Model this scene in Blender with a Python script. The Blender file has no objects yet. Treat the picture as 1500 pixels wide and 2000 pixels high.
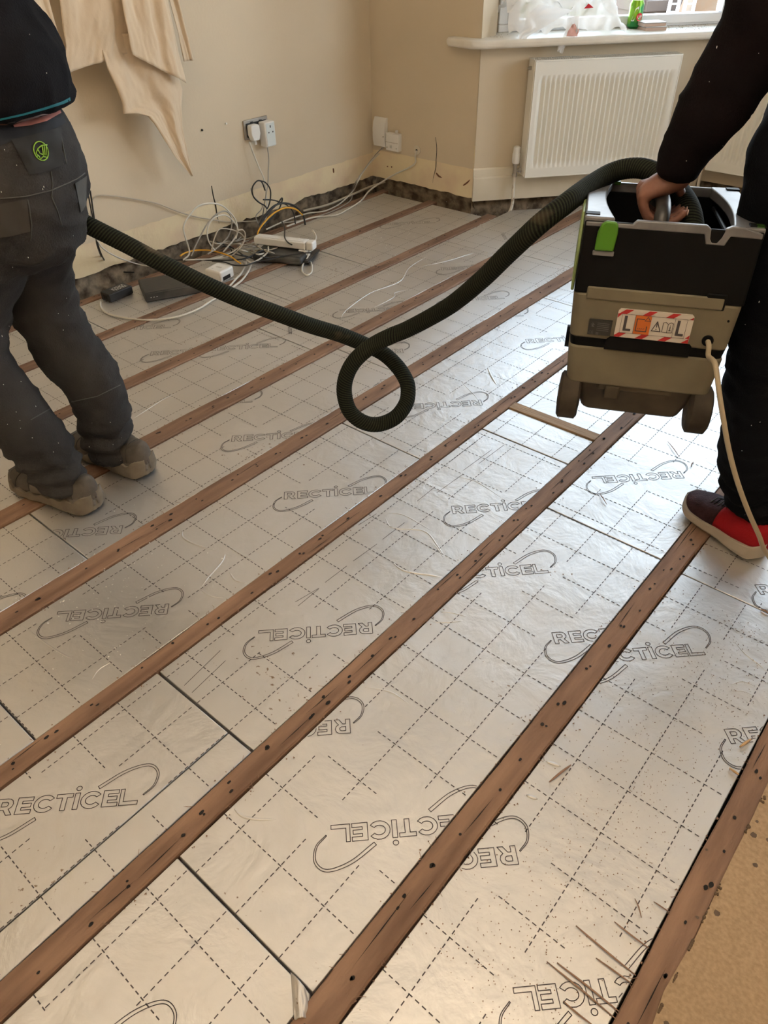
import bpy, math, random
from mathutils import Vector, Matrix, noise
random.seed(7)
SC = bpy.context.scene
COL = SC.collection

# ------------------------------------------------------------------ camera
F = 1440.88                       # focal length in pixels of the 1500 px wide frame
CAM = Vector((0.0, 0.0, 1.2329))
TH, PIT, ROLL = math.radians(49.035), math.radians(39.425), math.radians(-1.1761)
_h = Vector((-math.cos(TH), math.sin(TH), 0))
_r = Vector((math.sin(TH), math.cos(TH), 0))
FW = _h * math.cos(PIT) - Vector((0, 0, 1)) * math.sin(PIT)
_u = _r.cross(FW)
RT = _r * math.cos(ROLL) + _u * math.sin(ROLL)
UP = -_r * math.sin(ROLL) + _u * math.cos(ROLL)
cam = bpy.data.cameras.new('camera')
cam.sensor_fit = 'HORIZONTAL'; cam.sensor_width = 36; cam.lens = F * 36 / 1500
cam.clip_start = 0.02
co = bpy.data.objects.new('camera', cam); COL.objects.link(co)
M = Matrix((RT, UP, -FW)).transposed().to_4x4(); M.translation = CAM
co.matrix_world = M
SC.camera = co

# ------------------------------------------------------------------ light and exposure
SC.view_settings.view_transform = 'Standard'
SC.view_settings.look = 'None'
SC.view_settings.gamma = 1
SC.view_settings.use_curve_mapping = False
SC.view_settings.exposure = 1.5
W = bpy.data.worlds.new('sky'); SC.world = W; W.use_nodes = True
wn = W.node_tree; wn.nodes.clear()
wo = wn.nodes.new('ShaderNodeOutputWorld'); wb = wn.nodes.new('ShaderNodeBackground')
wt = wn.nodes.new('ShaderNodeTexCoord'); ws = wn.nodes.new('ShaderNodeSeparateXYZ'); wr = wn.nodes.new('ShaderNodeValToRGB')
wn.links.new(wt.outputs['Generated'], ws.inputs[0]); wn.links.new(ws.outputs['Z'], wr.inputs[0])
wr.color_ramp.elements[0].position = 0.0; wr.color_ramp.elements[0].color = (0.90, 0.94, 1.0, 1)
wr.color_ramp.elements[1].position = 0.6; wr.color_ramp.elements[1].color = (0.62, 0.78, 1.0, 1)
wb.inputs['Strength'].default_value = 3.6
wn.links.new(wr.outputs[0], wb.inputs[0]); wn.links.new(wb.outputs[0], wo.inputs[0])

def area_light(name, loc, target, sx, sy, power, color=(1, 1, 1), portal=False):
    l = bpy.data.lights.new(name, 'AREA'); l.shape = 'RECTANGLE'; l.size = sx; l.size_y = sy
    l.energy = power; l.color = color
    if portal: l.cycles.is_portal = True
    o = bpy.data.objects.new(name, l); COL.objects.link(o); o.location = loc
    o.rotation_euler = (Vector(target) - Vector(loc)).to_track_quat('-Z', 'Y').to_euler()
    return o

# ------------------------------------------------------------------ measuring helpers (photo pixel + one real distance -> world point)
def ray(x, y): return (FW * F + RT * (x - 750) - UP * (y - 1000)).normalized()
def atz(x, y, z=0.0):
    d = ray(x, y); return CAM + d * ((z - CAM.z) / d.z)
def onp(x, y, P, n):
    d = ray(x, y); P = Vector(P); n = Vector(n); return CAM + d * ((P - CAM).dot(n) / d.dot(n))
def dep(x, y, d):                 # at horizontal depth d in front of the camera
    return onp(x, y, _h * d, _h)
def dst(x, y, D): return CAM + ray(x, y) * D

# ------------------------------------------------------------------ materials
MATS = {}
def mat(name, col, rough=0.6, metal=0.0, col2=None, scale=20, stretch=(1, 1, 1), bump=0.0, bscale=None, detail=5, spec=0.5, coord='Object', alpha=None, sheen=0.0, ramp=(0.35, 0.65), dist=0.01):
    if name in MATS: return MATS[name]
    m = bpy.data.materials.new(name); m.use_nodes = True; nt = m.node_tree
    b = nt.nodes['Principled BSDF']
    b.inputs['Base Color'].default_value = (*col, 1); b.inputs['Roughness'].default_value = rough
    b.inputs['Metallic'].default_value = metal; b.inputs['Specular IOR Level'].default_value = spec
    if sheen: b.inputs['Sheen Weight'].default_value = sheen
    tc = nt.nodes.new('ShaderNodeTexCoord'); mp = nt.nodes.new('ShaderNodeMapping')
    nt.links.new(tc.outputs[coord], mp.inputs[0]); mp.inputs['Scale'].default_value = stretch
    if col2:
        n = nt.nodes.new('ShaderNodeTexNoise'); n.inputs['Scale'].default_value = scale; n.inputs['Detail'].default_value = detail
        nt.links.new(mp.outputs[0], n.inputs['Vector'])
        r = nt.nodes.new('ShaderNodeValToRGB'); r.color_ramp.elements[0].position = ramp[0]; r.color_ramp.elements[1].position = ramp[1]
        r.color_ramp.elements[0].color = (*col, 1); r.color_ramp.elements[1].color = (*col2, 1)
        nt.links.new(n.outputs[0], r.inputs[0]); nt.links.new(r.outputs[0], b.inputs['Base Color'])
    if bump:
        n2 = nt.nodes.new('ShaderNodeTexNoise'); n2.inputs['Scale'].default_value = bscale or scale; n2.inputs['Detail'].default_value = detail
        nt.links.new(mp.outputs[0], n2.inputs['Vector'])
        bp = nt.nodes.new('ShaderNodeBump'); bp.inputs['Strength'].default_value = bump; bp.inputs['Distance'].default_value = dist
        nt.links.new(n2.outputs[0], bp.inputs['Height']); nt.links.new(bp.outputs[0], b.inputs['Normal'])
    MATS[name] = m; return m

def N(nt, t, **kw):
    n = nt.nodes.new(t)
    for k, v in kw.items():
        if k.startswith('i_'): n.inputs[int(k[2:])].default_value = v
        else: setattr(n, k, v)
    return n
def foil_material():
    m = bpy.data.materials.new('foil'); m.use_nodes = True; nt = m.node_tree; L = nt.links
    b = nt.nodes['Principled BSDF']; b.inputs['Metallic'].default_value = 0.92
    b.inputs['Base Color'].default_value = (0.66, 0.65, 0.635, 1)
    g = N(nt, 'ShaderNodeNewGeometry')
    # dust and grime
    n = N(nt, 'ShaderNodeTexNoise'); n.inputs['Scale'].default_value = 2.2; n.inputs['Detail'].default_value = 6
    L.new(g.outputs['Position'], n.inputs['Vector'])
    rr = N(nt, 'ShaderNodeMapRange'); rr.inputs[1].default_value = 0.3; rr.inputs[2].default_value = 0.7; rr.inputs[3].default_value = 0.44; rr.inputs[4].default_value = 0.62
    L.new(n.outputs[0], rr.inputs[0]); L.new(rr.outputs[0], b.inputs['Roughness'])
    # creases: ridged noise, masked so some boards are smooth
    w = N(nt, 'ShaderNodeTexNoise'); w.inputs['Scale'].default_value = 4; w.inputs['Detail'].default_value = 2
    L.new(g.outputs['Position'], w.inputs['Vector'])
    vm = N(nt, 'ShaderNodeVectorMath', operation='SCALE'); vm.inputs['Scale'].default_value = 0.22
    L.new(w.outputs['Color'], vm.inputs[0])
    va = N(nt, 'ShaderNodeVectorMath', operation='ADD'); L.new(g.outputs['Position'], va.inputs[0]); L.new(vm.outputs[0], va.inputs[1])
    r1 = N(nt, 'ShaderNodeTexNoise', noise_type='RIDGED_MULTIFRACTAL'); r1.inputs['Scale'].default_value = 5.0; r1.inputs['Detail'].default_value = 3; 
    L.new(va.outputs[0], r1.inputs['Vector'])
    p1 = N(nt, 'ShaderNodeMapRange'); p1.inputs[1].default_value = 0.75; p1.inputs[2].default_value = 1.6
    L.new(r1.outputs[0], p1.inputs[0])
    mk = N(nt, 'ShaderNodeTexNoise'); mk.inputs['Scale'].default_value = 1.6; mk.inputs['Detail'].default_value = 1
    L.new(g.outputs['Position'], mk.inputs['Vector'])
    mr = N(nt, 'ShaderNodeMapRange'); mr.inputs[1].default_value = 0.46; mr.inputs[2].default_value = 0.62
    L.new(mk.outputs[0], mr.inputs[0])
    mu = N(nt, 'ShaderNodeMath', operation='MULTIPLY'); L.new(p1.outputs[0], mu.inputs[0]); L.new(mr.outputs[0], mu.inputs[1])
    f = N(nt, 'ShaderNodeTexNoise'); f.inputs['Scale'].default_value = 26; f.inputs['Detail'].default_value = 4
    L.new(va.outputs[0], f.inputs['Vector'])
    f2 = N(nt, 'ShaderNodeMath', operation='MULTIPLY'); f2.inputs[1].default_value = 0.16; L.new(f.outputs[0], f2.inputs[0])
    big = N(nt, 'ShaderNodeTexNoise'); big.inputs['Scale'].default_value = 3.2; big.inputs['Detail'].default_value = 2
    L.new(g.outputs['Position'], big.inputs['Vector'])
    b2 = N(nt, 'ShaderNodeMath', operation='MULTIPLY'); b2.inputs[1].default_value = 0.6; L.new(big.outputs[0], b2.inputs[0])
    a1 = N(nt, 'ShaderNodeMath', operation='ADD'); L.new(mu.outputs[0], a1.inputs[0]); L.new(f2.outputs[0], a1.inputs[1])
    a2 = N(nt, 'ShaderNodeMath', operation='ADD'); L.new(a1.outputs[0], a2.inputs[0]); L.new(b2.outputs[0], a2.inputs[1])
    bp = N(nt, 'ShaderNodeBump'); bp.inputs['Strength'].default_value = 0.75; bp.inputs['Distance'].default_value = 0.018
    L.new(a2.outputs[0], bp.inputs['Height']); L.new(bp.outputs[0], b.inputs['Normal'])
    # crumbs of dirt
    sp = N(nt, 'ShaderNodeTexNoise'); sp.inputs['Scale'].default_value = 95; sp.inputs['Detail'].default_value = 3
    L.new(g.outputs['Position'], sp.inputs['Vector'])
    dm = N(nt, 'ShaderNodeTexNoise'); dm.inputs['Scale'].default_value = 3.0; dm.inputs['Detail'].default_value = 4
    L.new(g.outputs['Position'], dm.inputs['Vector'])
    sm = N(nt, 'ShaderNodeMath', operation='ADD'); L.new(sp.outputs[0], sm.inputs[0]); L.new(dm.outputs[0], sm.inputs[1])
    ra = N(nt, 'ShaderNodeMapRange'); ra.inputs[1].default_value = 1.30; ra.inputs[2].default_value = 1.36
    L.new(sm.outputs[0], ra.inputs[0])
    mx = N(nt, 'ShaderNodeMix', data_type='RGBA'); mx.inputs['A'].default_value = (0.68, 0.67, 0.655, 1); mx.inputs['B'].default_value = (0.22, 0.15, 0.10, 1)
    L.new(ra.outputs[0], mx.inputs['Factor']); L.new(mx.outputs['Result'], b.inputs['Base Color'])
    mm = N(nt, 'ShaderNodeMapRange'); mm.inputs[3].default_value = 0.92; mm.inputs[4].default_value = 0.1
    L.new(ra.outputs[0], mm.inputs[0]); L.new(mm.outputs[0], b.inputs['Metallic'])
    return m
FOIL = foil_material()
INK = mat('ink', (0.06, 0.05, 0.055), 0.6)
WOOD = mat('joist_wood', (0.14, 0.075, 0.045), 0.75, col2=(0.30, 0.18, 0.115), scale=3.5, stretch=(9, 1.1, 9), bump=0.35, bscale=9, detail=8, coord='Object', ramp=(0.3, 0.72))
WOODP = mat('pale_wood', (0.42, 0.30, 0.19), 0.8, col2=(0.28, 0.18, 0.11), scale=4, stretch=(1, 12, 12), bump=0.3, bscale=12)
HOLE = mat('nail_hole_dark', (0.01, 0.008, 0.007), 0.9)
MDF = mat('chipboard', (0.42, 0.30, 0.185), 0.85, col2=(0.33, 0.23, 0.135), scale=160, bump=0.2, bscale=180, detail=6)
WALLP = mat('wall_paint', (0.64, 0.545, 0.405), 0.85, col2=(0.68, 0.58, 0.435), scale=2, bump=0.05, bscale=90, detail=3)
CEIL = mat('ceiling_white', (0.80, 0.78, 0.74), 0.9)
CREAM = mat('bare_plaster', (0.80, 0.69, 0.47), 0.85, col2=(0.72, 0.56, 0.41), scale=7, bump=0.25, bscale=40, ramp=(0.45, 0.75))
MASON = mat('dirty_masonry', (0.07, 0.048, 0.03), 0.95, col2=(0.32, 0.25, 0.17), scale=22, bump=0.9, bscale=30, detail=8)
SKIRT = mat('skirting_paint', (0.74, 0.67, 0.54), 0.6, col2=(0.68, 0.61, 0.48), scale=6, bump=0.05)
WHITEP = mat('white_enamel', (0.86, 0.84, 0.77), 0.35)
GRILL = mat('grille_shadow', (0.30, 0.24, 0.20), 0.7)
SILLP = mat('sill_paint', (0.82, 0.78, 0.70), 0.45, col2=(0.76, 0.71, 0.62), scale=12)
UPVC = mat('upvc', (0.85, 0.86, 0.88), 0.3)
PLAST = mat('white_plastic', (0.80, 0.79, 0.76), 0.4)
GREYW = mat('grey_white_plastic', (0.55, 0.56, 0.54), 0.45)
STEEL = mat('brushed_steel', (0.45, 0.42, 0.38), 0.38, metal=0.85)
BLACKP = mat('black_plastic', (0.02, 0.02, 0.021), 0.35, bump=0.05, bscale=60)
BLACKM = mat('black_matt_plastic', (0.018, 0.018, 0.019), 0.55, bump=0.1, bscale=150)
DUSTBL = mat('dusty_black_plastic', (0.035, 0.035, 0.034), 0.45, col2=(0.12, 0.115, 0.10), scale=9, ramp=(0.45, 0.8))
CLOTH = mat('calico', (0.66, 0.52, 0.36), 0.9, col2=(0.70, 0.56, 0.40), scale=9, bump=0.25, bscale=22, sheen=0.2, dist=0.02)

# ------------------------------------------------------------------ mesh helpers
XF = {}
class MB:
    def __init__(s): s.v = []; s.f = []; s.mi = []
    def add(s, vs, fs, mi=0):
        o = len(s.v); s.v += [Vector(p) for p in vs]; s.f += [tuple(i + o for i in f) for f in fs]; s.mi += [mi] * len(fs); return s
    def box(s, a, b, mi=0, M=None):
        x0, y0, z0 = a; x1, y1, z1 = b
        vs = [(x0, y0, z0), (x1, y0, z0), (x1, y1, z0), (x0, y1, z0), (x0, y0, z1), (x1, y0, z1), (x1, y1, z1), (x0, y1, z1)]
        vs = [Vector(v) for v in vs]
        if M: vs = [M @ v for v in vs]
        return s.add(vs, [(0, 3, 2, 1), (4, 5, 6, 7), (0, 1, 5, 4), (1, 2, 6, 5), (2, 3, 7, 6), (3, 0, 4, 7)], mi)
    def prism(s, poly, z0, z1, mi=0, M=None):     # poly of (x, y), extruded along z
        n = len(poly); area = sum(poly[i][0] * poly[(i + 1) % n][1] - poly[(i + 1) % n][0] * poly[i][1] for i in range(n))
        if area < 0: poly = poly[::-1]
        vs = [Vector((p[0], p[1], z0)) for p in poly] + [Vector((p[0], p[1], z1)) for p in poly]
        if M: vs = [M @ v for v in vs]
        return s.add(vs, [tuple(range(n))[::-1], tuple(range(n, 2 * n))] + [(i, (i + 1) % n, n + (i + 1) % n, n + i) for i in range(n)], mi)
    def tube(s, pts, r, sides=10, closed=False, mi=0, rfun=None, cap=True):
        pts = [Vector(p) for p in pts]; n = len(pts); vs = []; t0 = None; nrm = None
        for i, p in enumerate(pts):
            t = (pts[min(i + 1, n - 1)] - pts[max(i - 1, 0)]) if not closed else (pts[(i + 1) % n] - pts[i - 1])
            if t.length < 1e-9: t = t0 or Vector((0, 0, 1))
            t.normalize()
            if nrm is None:
                a = Vector((0, 0, 1)) if abs(t.z) < 0.9 else Vector((1, 0, 0)); nrm = t.cross(a).normalized()
            else:
                nrm = (nrm - t * nrm.dot(t)).normalized()
            bi = t.cross(nrm); t0 = t
            rr = r[i] if isinstance(r, (list, tuple)) else r
            for k in range(sides):
                a = 2 * math.pi * k / sides
                q = rr * (rfun(i, k) if rfun else 1)
                vs.append(p + nrm * (math.cos(a) * q) + bi * (math.sin(a) * q))
        fs = []
        for i in range(n - (0 if closed else 1)):
            j = (i + 1) % n
            for k in range(sides):
                l = (k + 1) % sides; fs.append((i * sides + k, i * sides + l, j * sides + l, j * sides + k))
        if cap and not closed: fs += [tuple(range(sides))[::-1], tuple((n - 1) * sides + k for k in range(sides))]
        return s.add(vs, fs, mi)
    def cyl(s, a, b, r, sides=24, mi=0, r2=None): return s.tube([a, b], [r, r if r2 is None else r2], sides, mi=mi)
    def ell(s, c, r, mi=0, nu=20, nv=12, M=None):
        vs = []; fs = []
        for j in range(nv + 1):
            ph = math.pi * j / nv
            for i in range(nu):
                th = 2 * math.pi * i / nu
                v = Vector((r[0] * math.sin(ph) * math.cos(th), r[1] * math.sin(ph) * math.sin(th), r[2] * math.cos(ph)))
                if M: v = M @ v
                vs.append(v + Vector(c))
        for j in range(nv):
            for i in range(nu): fs.append((j * nu + i, (j + 1) * nu + i, (j + 1) * nu + (i + 1) % nu, j * nu + (i + 1) % nu))
        return s.add(vs, fs, mi)
    def grid(s, fn, nu, nv, mi=0):
        vs = [fn(i / nu, j / nv) for j in range(nv + 1) for i in range(nu + 1)]; w = nu + 1
        return s.add(vs, [(j * w + i, j * w + i + 1, (j + 1) * w + i + 1, (j + 1) * w + i) for j in range(nv) for i in range(nu)], mi)
    def build(s, name, m, parent=None, smooth=None, local=False, bevel=0, solid=0, segs=2, cat=None, label=None, group=None, kind=None, origin=None):
        me = bpy.data.meshes.new(name)
        o = bpy.data.objects.new(name, me); COL.objects.link(o)
        vs = s.v
        if parent:
            o.parent = parent
            if not local:
                inv = world(parent).inverted(); vs = [inv @ v for v in vs]
            XF[o.name] = world(parent)
        else:
            if origin is None and vs and not local:
                xs = [v.x for v in vs]; ys = [v.y for v in vs]; zs = [v.z for v in vs]
                origin = ((min(xs) + max(xs)) / 2, (min(ys) + max(ys)) / 2, min(zs))
            origin = Vector(origin or (0, 0, 0)); o.location = origin; vs = [v - origin for v in vs]
            XF[o.name] = Matrix.Translation(origin)
        me.from_pydata([tuple(v) for v in vs], [], s.f)
        for x in (m if isinstance(m, (list, tuple)) else [m]): me.materials.append(x)
        if any(s.mi): me.polygons.foreach_set('material_index', s.mi)
        me.validate(); me.update()
        if smooth is not None:
            me.polygons.foreach_set('use_smooth', [True] * len(me.polygons))
            if smooth < 180: me.set_sharp_from_angle(angle=math.radians(smooth))
        if solid:
            q = o.modifiers.new('solid', 'SOLIDIFY'); q.thickness = solid; q.offset = 0
        if bevel:
            q = o.modifiers.new('bevel', 'BEVEL'); q.width = bevel; q.segments = segs; q.limit_method = 'ANGLE'
            me.polygons.foreach_set('use_smooth', [True] * len(me.polygons)); me.set_sharp_from_angle(angle=math.radians(35))
        tag(o, label, cat, group, kind)
        return o
def world(o): return XF[o.name]
def tag(o, label=None, cat=None, group=None, kind=None):
    if label: o['label'] = label
    if cat: o['category'] = cat
    if group: o['group'] = group
    if kind: o['kind'] = kind
    return o
def thing(name, loc, label, cat, group=None, rot=None):
    o = bpy.data.objects.new(name, None); COL.objects.link(o); o.empty_display_size = 0.05
    Mx = Matrix.Translation(Vector(loc))
    if rot is not None: Mx = Mx @ rot.to_4x4()
    o.matrix_world = Mx; XF[o.name] = Mx
    return tag(o, label, cat, group)
def spline(pts, n=8, closed=False):
    P = [Vector(p) for p in pts]; out = []; k = len(P)
    for i in range(k if closed else k - 1):
        p1, p2 = P[i], P[(i + 1) % k]
        p0 = P[i - 1] if (closed or i > 0) else p1 * 2 - p2
        p3 = P[(i + 2) % k] if (closed or i + 2 < k) else p2 * 2 - p1
        for j in range(n):
            t = j / n
            out.append(0.5 * ((2 * p1) + (p2 - p0) * t + (2 * p0 - 5 * p1 + 4 * p2 - p3) * t * t + (3 * p1 - p0 - 3 * p2 + p3) * t ** 3))
    if not closed: out.append(P[-1])
    return out
def inpoly(x, y, poly):
    c = False; n = len(poly); j = n - 1
    for i in range(n):
        xi, yi = poly[i]; xj, yj = poly[j]
        if (yi > y) != (yj > y) and x < (xj - xi) * (y - yi) / (yj - yi) + xi: c = not c
        j = i
    return c
def clip(poly, n, c):             # keep n.p <= c
    out = []
    for i in range(len(poly)):
        a, b = poly[i], poly[(i + 1) % len(poly)]
        da = n[0] * a[0] + n[1] * a[1] - c; db = n[0] * b[0] + n[1] * b[1] - c
        if da <= 0: out.append(a)
        if da * db < 0:
            t = da / (da - db); out.append((a[0] + (b[0] - a[0]) * t, a[1] + (b[1] - a[1]) * t))
    return out
def rough_line(a, b, n, amp, seed):
    a = Vector(a); b = Vector(b); d = (b - a); nn = Vector((-d.y, d.x)).normalized(); out = []
    for i in range(n + 1):
        t = i / n; w = noise.noise(Vector((t * d.length * 9, seed, 0))) + 0.5 * noise.noise(Vector((t * d.length * 35, seed, 4)))
        out.append(a + d * t + nn * (w * amp))
    return out

def text_mesh(txt, size, extr=0):
    cu = bpy.data.curves.new('t', 'FONT'); cu.body = txt; cu.size = size; cu.align_x = 'CENTER'; cu.align_y = 'CENTER'; cu.extrude = extr; cu.resolution_u = 3
    o = bpy.data.objects.new('t', cu); COL.objects.link(o); bpy.context.view_layer.update()
    me = o.evaluated_get(bpy.context.evaluated_depsgraph_get()).to_mesh(); vs = [v.co.copy() for v in me.vertices]; fs = [tuple(p.vertices) for p in me.polygons]
    o.to_mesh_clear(); bpy.data.objects.remove(o); bpy.data.curves.remove(cu); return vs, fs
# ------------------------------------------------------------------ the room
XL, YR = -2.92, 3.33              # left wall and the wall of the alcove
BC = Vector((-2.24, 3.33, 0))     # where the bay starts
BD = Vector((0.654, 0.7565, 0)).normalized(); BN = Vector((BD.y, -BD.x, 0))   # along the splay, into the room
YC = 4.25; BL = (YC - YR) / BD.y
XC0 = BC.x + BD.x * BL; XC1 = XC0 + 1.30
XR = XC1 + (XC0 - XL) ; YB = -1.6; HC = 2.45
SILLZ = 0.755; WTOP = 2.05
def wallM(P, d, n):               # local x along wall, y up, z out of the wall into the room
    return Matrix(((d[0], 0, n[0], P[0]), (d[1], 0, n[1], P[1]), (0, 1, 0, P[2] if len(P) > 2 else 0), (0, 0, 0, 1)))

def wall(name, P, d, n, length, z0, z1, holes=None, thick=0.12, m=WALLP, smat=None):
    b = MB(); Mx = wallM(P, d, n)
    if holes:
        x0, x1, h0, h1 = holes
        for r in ((0, x0, z0, z1), (x1, length, z0, z1), (x0, x1, z0, h0), (x0, x1, h1, z1)):
            if r[1] - r[0] > 1e-4 and r[3] - r[2] > 1e-4: b.box((r[0], r[2], -thick), (r[1], r[3], 0), 0, Mx)
    else: b.box((0, z0, -thick), (length, z1, 0), 0, Mx)
    return b.build(name, m, kind='structure')
def strips(parent, P, d, n, length, seed, cream=True):
    """jagged bottom of the paint, bare plaster band, rough dirty masonry under it"""
    Mx = wallM(P, d, n); k = int(length * 40)
    def band(top, bot, z0, z1, amp_t, amp_b, name, m, sd):
        b = MB(); vs = []; fs = []
        for i in range(k + 1):
            x = length * i / k
            t = top + amp_t * (noise.noise(Vector((x * 7, sd, 0))) + 0.6 * noise.noise(Vector((x * 30, sd, 2))))
            o = bot + amp_b * (noise.noise(Vector((x * 6, sd, 5))) + 0.7 * noise.noise(Vector((x * 28, sd, 8))))
            vs += [Mx @ Vector((x, t, z0)), Mx @ Vector((x, t, z1)), Mx @ Vector((x, o, z1)), Mx @ Vector((x, o, z0))]
        for i in range(k):
            q = 4 * i
            for a in range(4): fs.append((q + a, q + 4 + a, q + 4 + (a + 1) % 4, q + (a + 1) % 4))
        b.add(vs, fs); return b.build(name, m, parent)
    def mas(u, v):
        x = u * length; z = -0.14 + v * 0.25
        dpt = -0.022 + 0.022 * noise.noise(Vector((x * 11, z * 14, seed))) + 0.012 * noise.noise(Vector((x * 34, z * 40, seed)))
        return Mx @ Vector((x, z, min(dpt, -0.006)))
    if cream:
        band(0.30, 0.055, 0.001, 0.003, 0, 0.016, 'bare_plaster_band', CREAM, seed + 3)
    g = MB(); g.grid(lambda u, v: mas(u, v), int(length * 45), 10); g.box((0, -.16, -.14), (length + .12, .078, -.05), 0, Mx); g.build('masonry_strip', MASON, parent, smooth=60)
# left wall, its base plane sits back so that paint and plaster read as layers
wl = wall('wall_left', (XL, YB, 0), (0, 1, 0), (1, 0, 0), YR - YB, 0.075, HC)
strips(wl, (XL, YB, 0), (0, 1, 0), (1, 0, 0), YR - YB, 11)
def paint(parent, P, d, n, length, zt, seed):
    Mx = wallM(P, d, n); k = int(length * 50); poly = [(0, HC)]
    for i in range(k + 1):
        x = length * i / k
        poly.append((x, zt + 0.007 * noise.noise(Vector((x * 5, seed, 0))) + 0.004 * noise.noise(Vector((x * 26, seed, 3)))))
    poly.append((length, HC))
    vs = [Mx @ Vector((p[0], p[1], 0.005)) for p in poly]; b = MB()
    vs = []; fs = []
    for i in range(k + 1):
        x, z = poly[1 + i]
        vs += [Mx @ Vector((x, z, 0.002)), Mx @ Vector((x, z, 0.0055)), Mx @ Vector((x, HC, 0.0055))]
    for i in range(k):
        q = 3 * i; fs += [(q, q + 3, q + 4, q + 1), (q + 1, q + 4, q + 5, q + 2)]
    b.add(vs, fs); b.build('paint_layer', WALLP, parent)
paint(wl, (XL, YB, 0), (0, 1, 0), (1, 0, 0), YR - YB, 0.178, 3)
wr_ = wall('wall_alcove', (BC.x, YR, 0), (-1, 0, 0), (0, -1, 0), BC.x - XL, 0.075, HC)
strips(wr_, (BC.x, YR, 0), (-1, 0, 0), (0, -1, 0), BC.x - XL, 23)
paint(wr_, (BC.x, YR, 0), (-1, 0, 0), (0, -1, 0), BC.x - XL, 0.195, 9)
def apron(name, P, d, n, length, seed, skirt=True):
    a = wall(name, P, d, n, length, 0.075, SILLZ - 0.034, thick=0.2)
    strips(a, P, d, n, length, seed, cream=False)
    Mx = wallM(P, d, n)
    if skirt:
        b = MB()
        prof = [(0, 0.042), (0.020, 0.042), (0.020, 0.150), (0.017, 0.155), (0.012, 0.158), (0.010, 0.190), (0.004, 0.197), (0, 0.197)]
        # profile (out, up) extruded along the wall
        vs = [Mx @ Vector((x, p[1], p[0])) for x in (-0.004, length) for p in prof]; k = len(prof)
        b.add(vs, [tuple(range(k)), tuple(range(k, 2 * k))[::-1]] + [(i, k + i, k + (i + 1) % k, (i + 1) % k) for i in range(k)])
        b.build(name.replace('wall', 'baseboard'), SKIRT, kind='structure')
    return a
apron('wall_bay_left', BC, BD, BN, BL, 31)
apron('wall_bay_centre', (XC0, YC, 0), (1, 0, 0), (0, -1, 0), XC1 - XC0, 37, skirt=False)
BD2 = Vector((BD.x, -BD.y, 0)); BN2 = Vector((-BN.x, BN.y, 0))
apron('wall_bay_right', (XC1, YC, 0), BD2, BN2, BL, 41, skirt=False)
XB1 = XC1 + (XC0 - BC.x)
wall('wall_alcove_right', (XR, YR, 0), (-1, 0, 0), (0, -1, 0), XR - XB1, -0.16, HC)
wall('wall_right', (XR, YR, 0), (0, -1, 0), (-1, 0, 0), YR - YB, -0.16, HC)
wall('wall_back', (XR, YB, 0), (-1, 0, 0), (0, 1, 0), XR - XL, -0.16, HC)
# reveal returns beside the windows, lintels above
for sgn, nm in ((1, 'left'), (-1, 'right')):
    b = MB(); cx = 0 if sgn == 1 else (XC0 + XC1)
    X = lambda x: x if sgn == 1 else cx - x
    p = [(-2.345, YR), (-2.30, 3.53), (-2.262, 3.62), (-2.42, 3.72), (-2.47, YR)]
    b.prism([(X(a), c) for a, c in p], SILLZ - 0.03, HC)
    b.build('wall_reveal_' + nm, WALLP, kind='structure')
# ceiling and subfloor
b = MB(); b.box((XL - 0.1, YB - 0.1, HC), (XR + 0.1, YC + 0.5, HC + 0.1)); b.build('ceiling', CEIL, kind='structure')
b = MB(); b.box((XL - 0.1, YB - 0.1, -0.2), (XR + 0.1, YC + 0.35, -0.14)); b.build('floor', mat('void_dust', (0.05, 0.04, 0.03), 0.95), kind='structure')

# windows: frame line 0.20 m behind the aprons
def window(idx, P, d, n, length, name):
    """uPVC window frame with glass; local x along, y up"""
    Mx = wallM(P, d, n); w = thing('window_%d' % idx, P, None, None); w['kind'] = 'structure'
    b = MB(); H = WTOP
    for r in ((0, SILLZ, length, SILLZ + 0.032), (0, H - 0.05, length, H), (0, SILLZ + 0.032, 0.045, H - 0.05), (length - 0.045, SILLZ + 0.032, length, H - 0.05)):
        b.box((r[0], r[1], -0.035), (r[2], r[3], 0.035), 0, Mx)
    b.build('window_frame', UPVC, w, bevel=0.004)
    b = MB(); a0, a1, c0, c1 = 0.047, length - 0.047, SILLZ + 0.010, H - 0.052
    for r in ((a0, c0, a1, c0 + 0.038), (a0, c1 - 0.05, a1, c1), (a0, c0 + 0.038, a0 + 0.05, c1 - 0.05), (a1 - 0.05, c0 + 0.038, a1, c1 - 0.05)):
        b.box((r[0], r[1], -0.02), (r[2], r[3], 0.045), 0, Mx)
    b.build('window_sash', UPVC, w, bevel=0.004)
    b = MB(); b.box((a0 + 0.045, c0 + 0.034, 0.004), (a1 - 0.045, c1 - 0.045, 0.008), 0, Mx); b.build('window_pane', GLASS, w)
    # wall above
    return w
def glass():
    m = bpy.data.materials.new('window_glass'); m.use_nodes = True; nt = m.node_tree; nt.nodes.remove(nt.nodes['Principled BSDF'])
    o = nt.nodes['Material Output']; t = nt.nodes.new('ShaderNodeBsdfTransparent'); g = nt.nodes.new('ShaderNodeBsdfGlossy'); x = nt.nodes.new('ShaderNodeMixShader'); f = nt.nodes.new('ShaderNodeFresnel')
    g.inputs['Roughness'].default_value = 0.02; f.inputs[0].default_value = 1.3; t.inputs[0].default_value = (0.96, 0.98, 0.97, 1)
    nt.links.new(f.outputs[0], x.inputs[0]); nt.links.new(t.outputs[0], x.inputs[1]); nt.links.new(g.outputs[0], x.inputs[2]); nt.links.new(x.outputs[0], o.inputs[0]); return m
GLASS = glass()
off = -0.20
WP = BC + BN * off + BD * 0.125; WLEN = BL + 0.0
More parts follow.
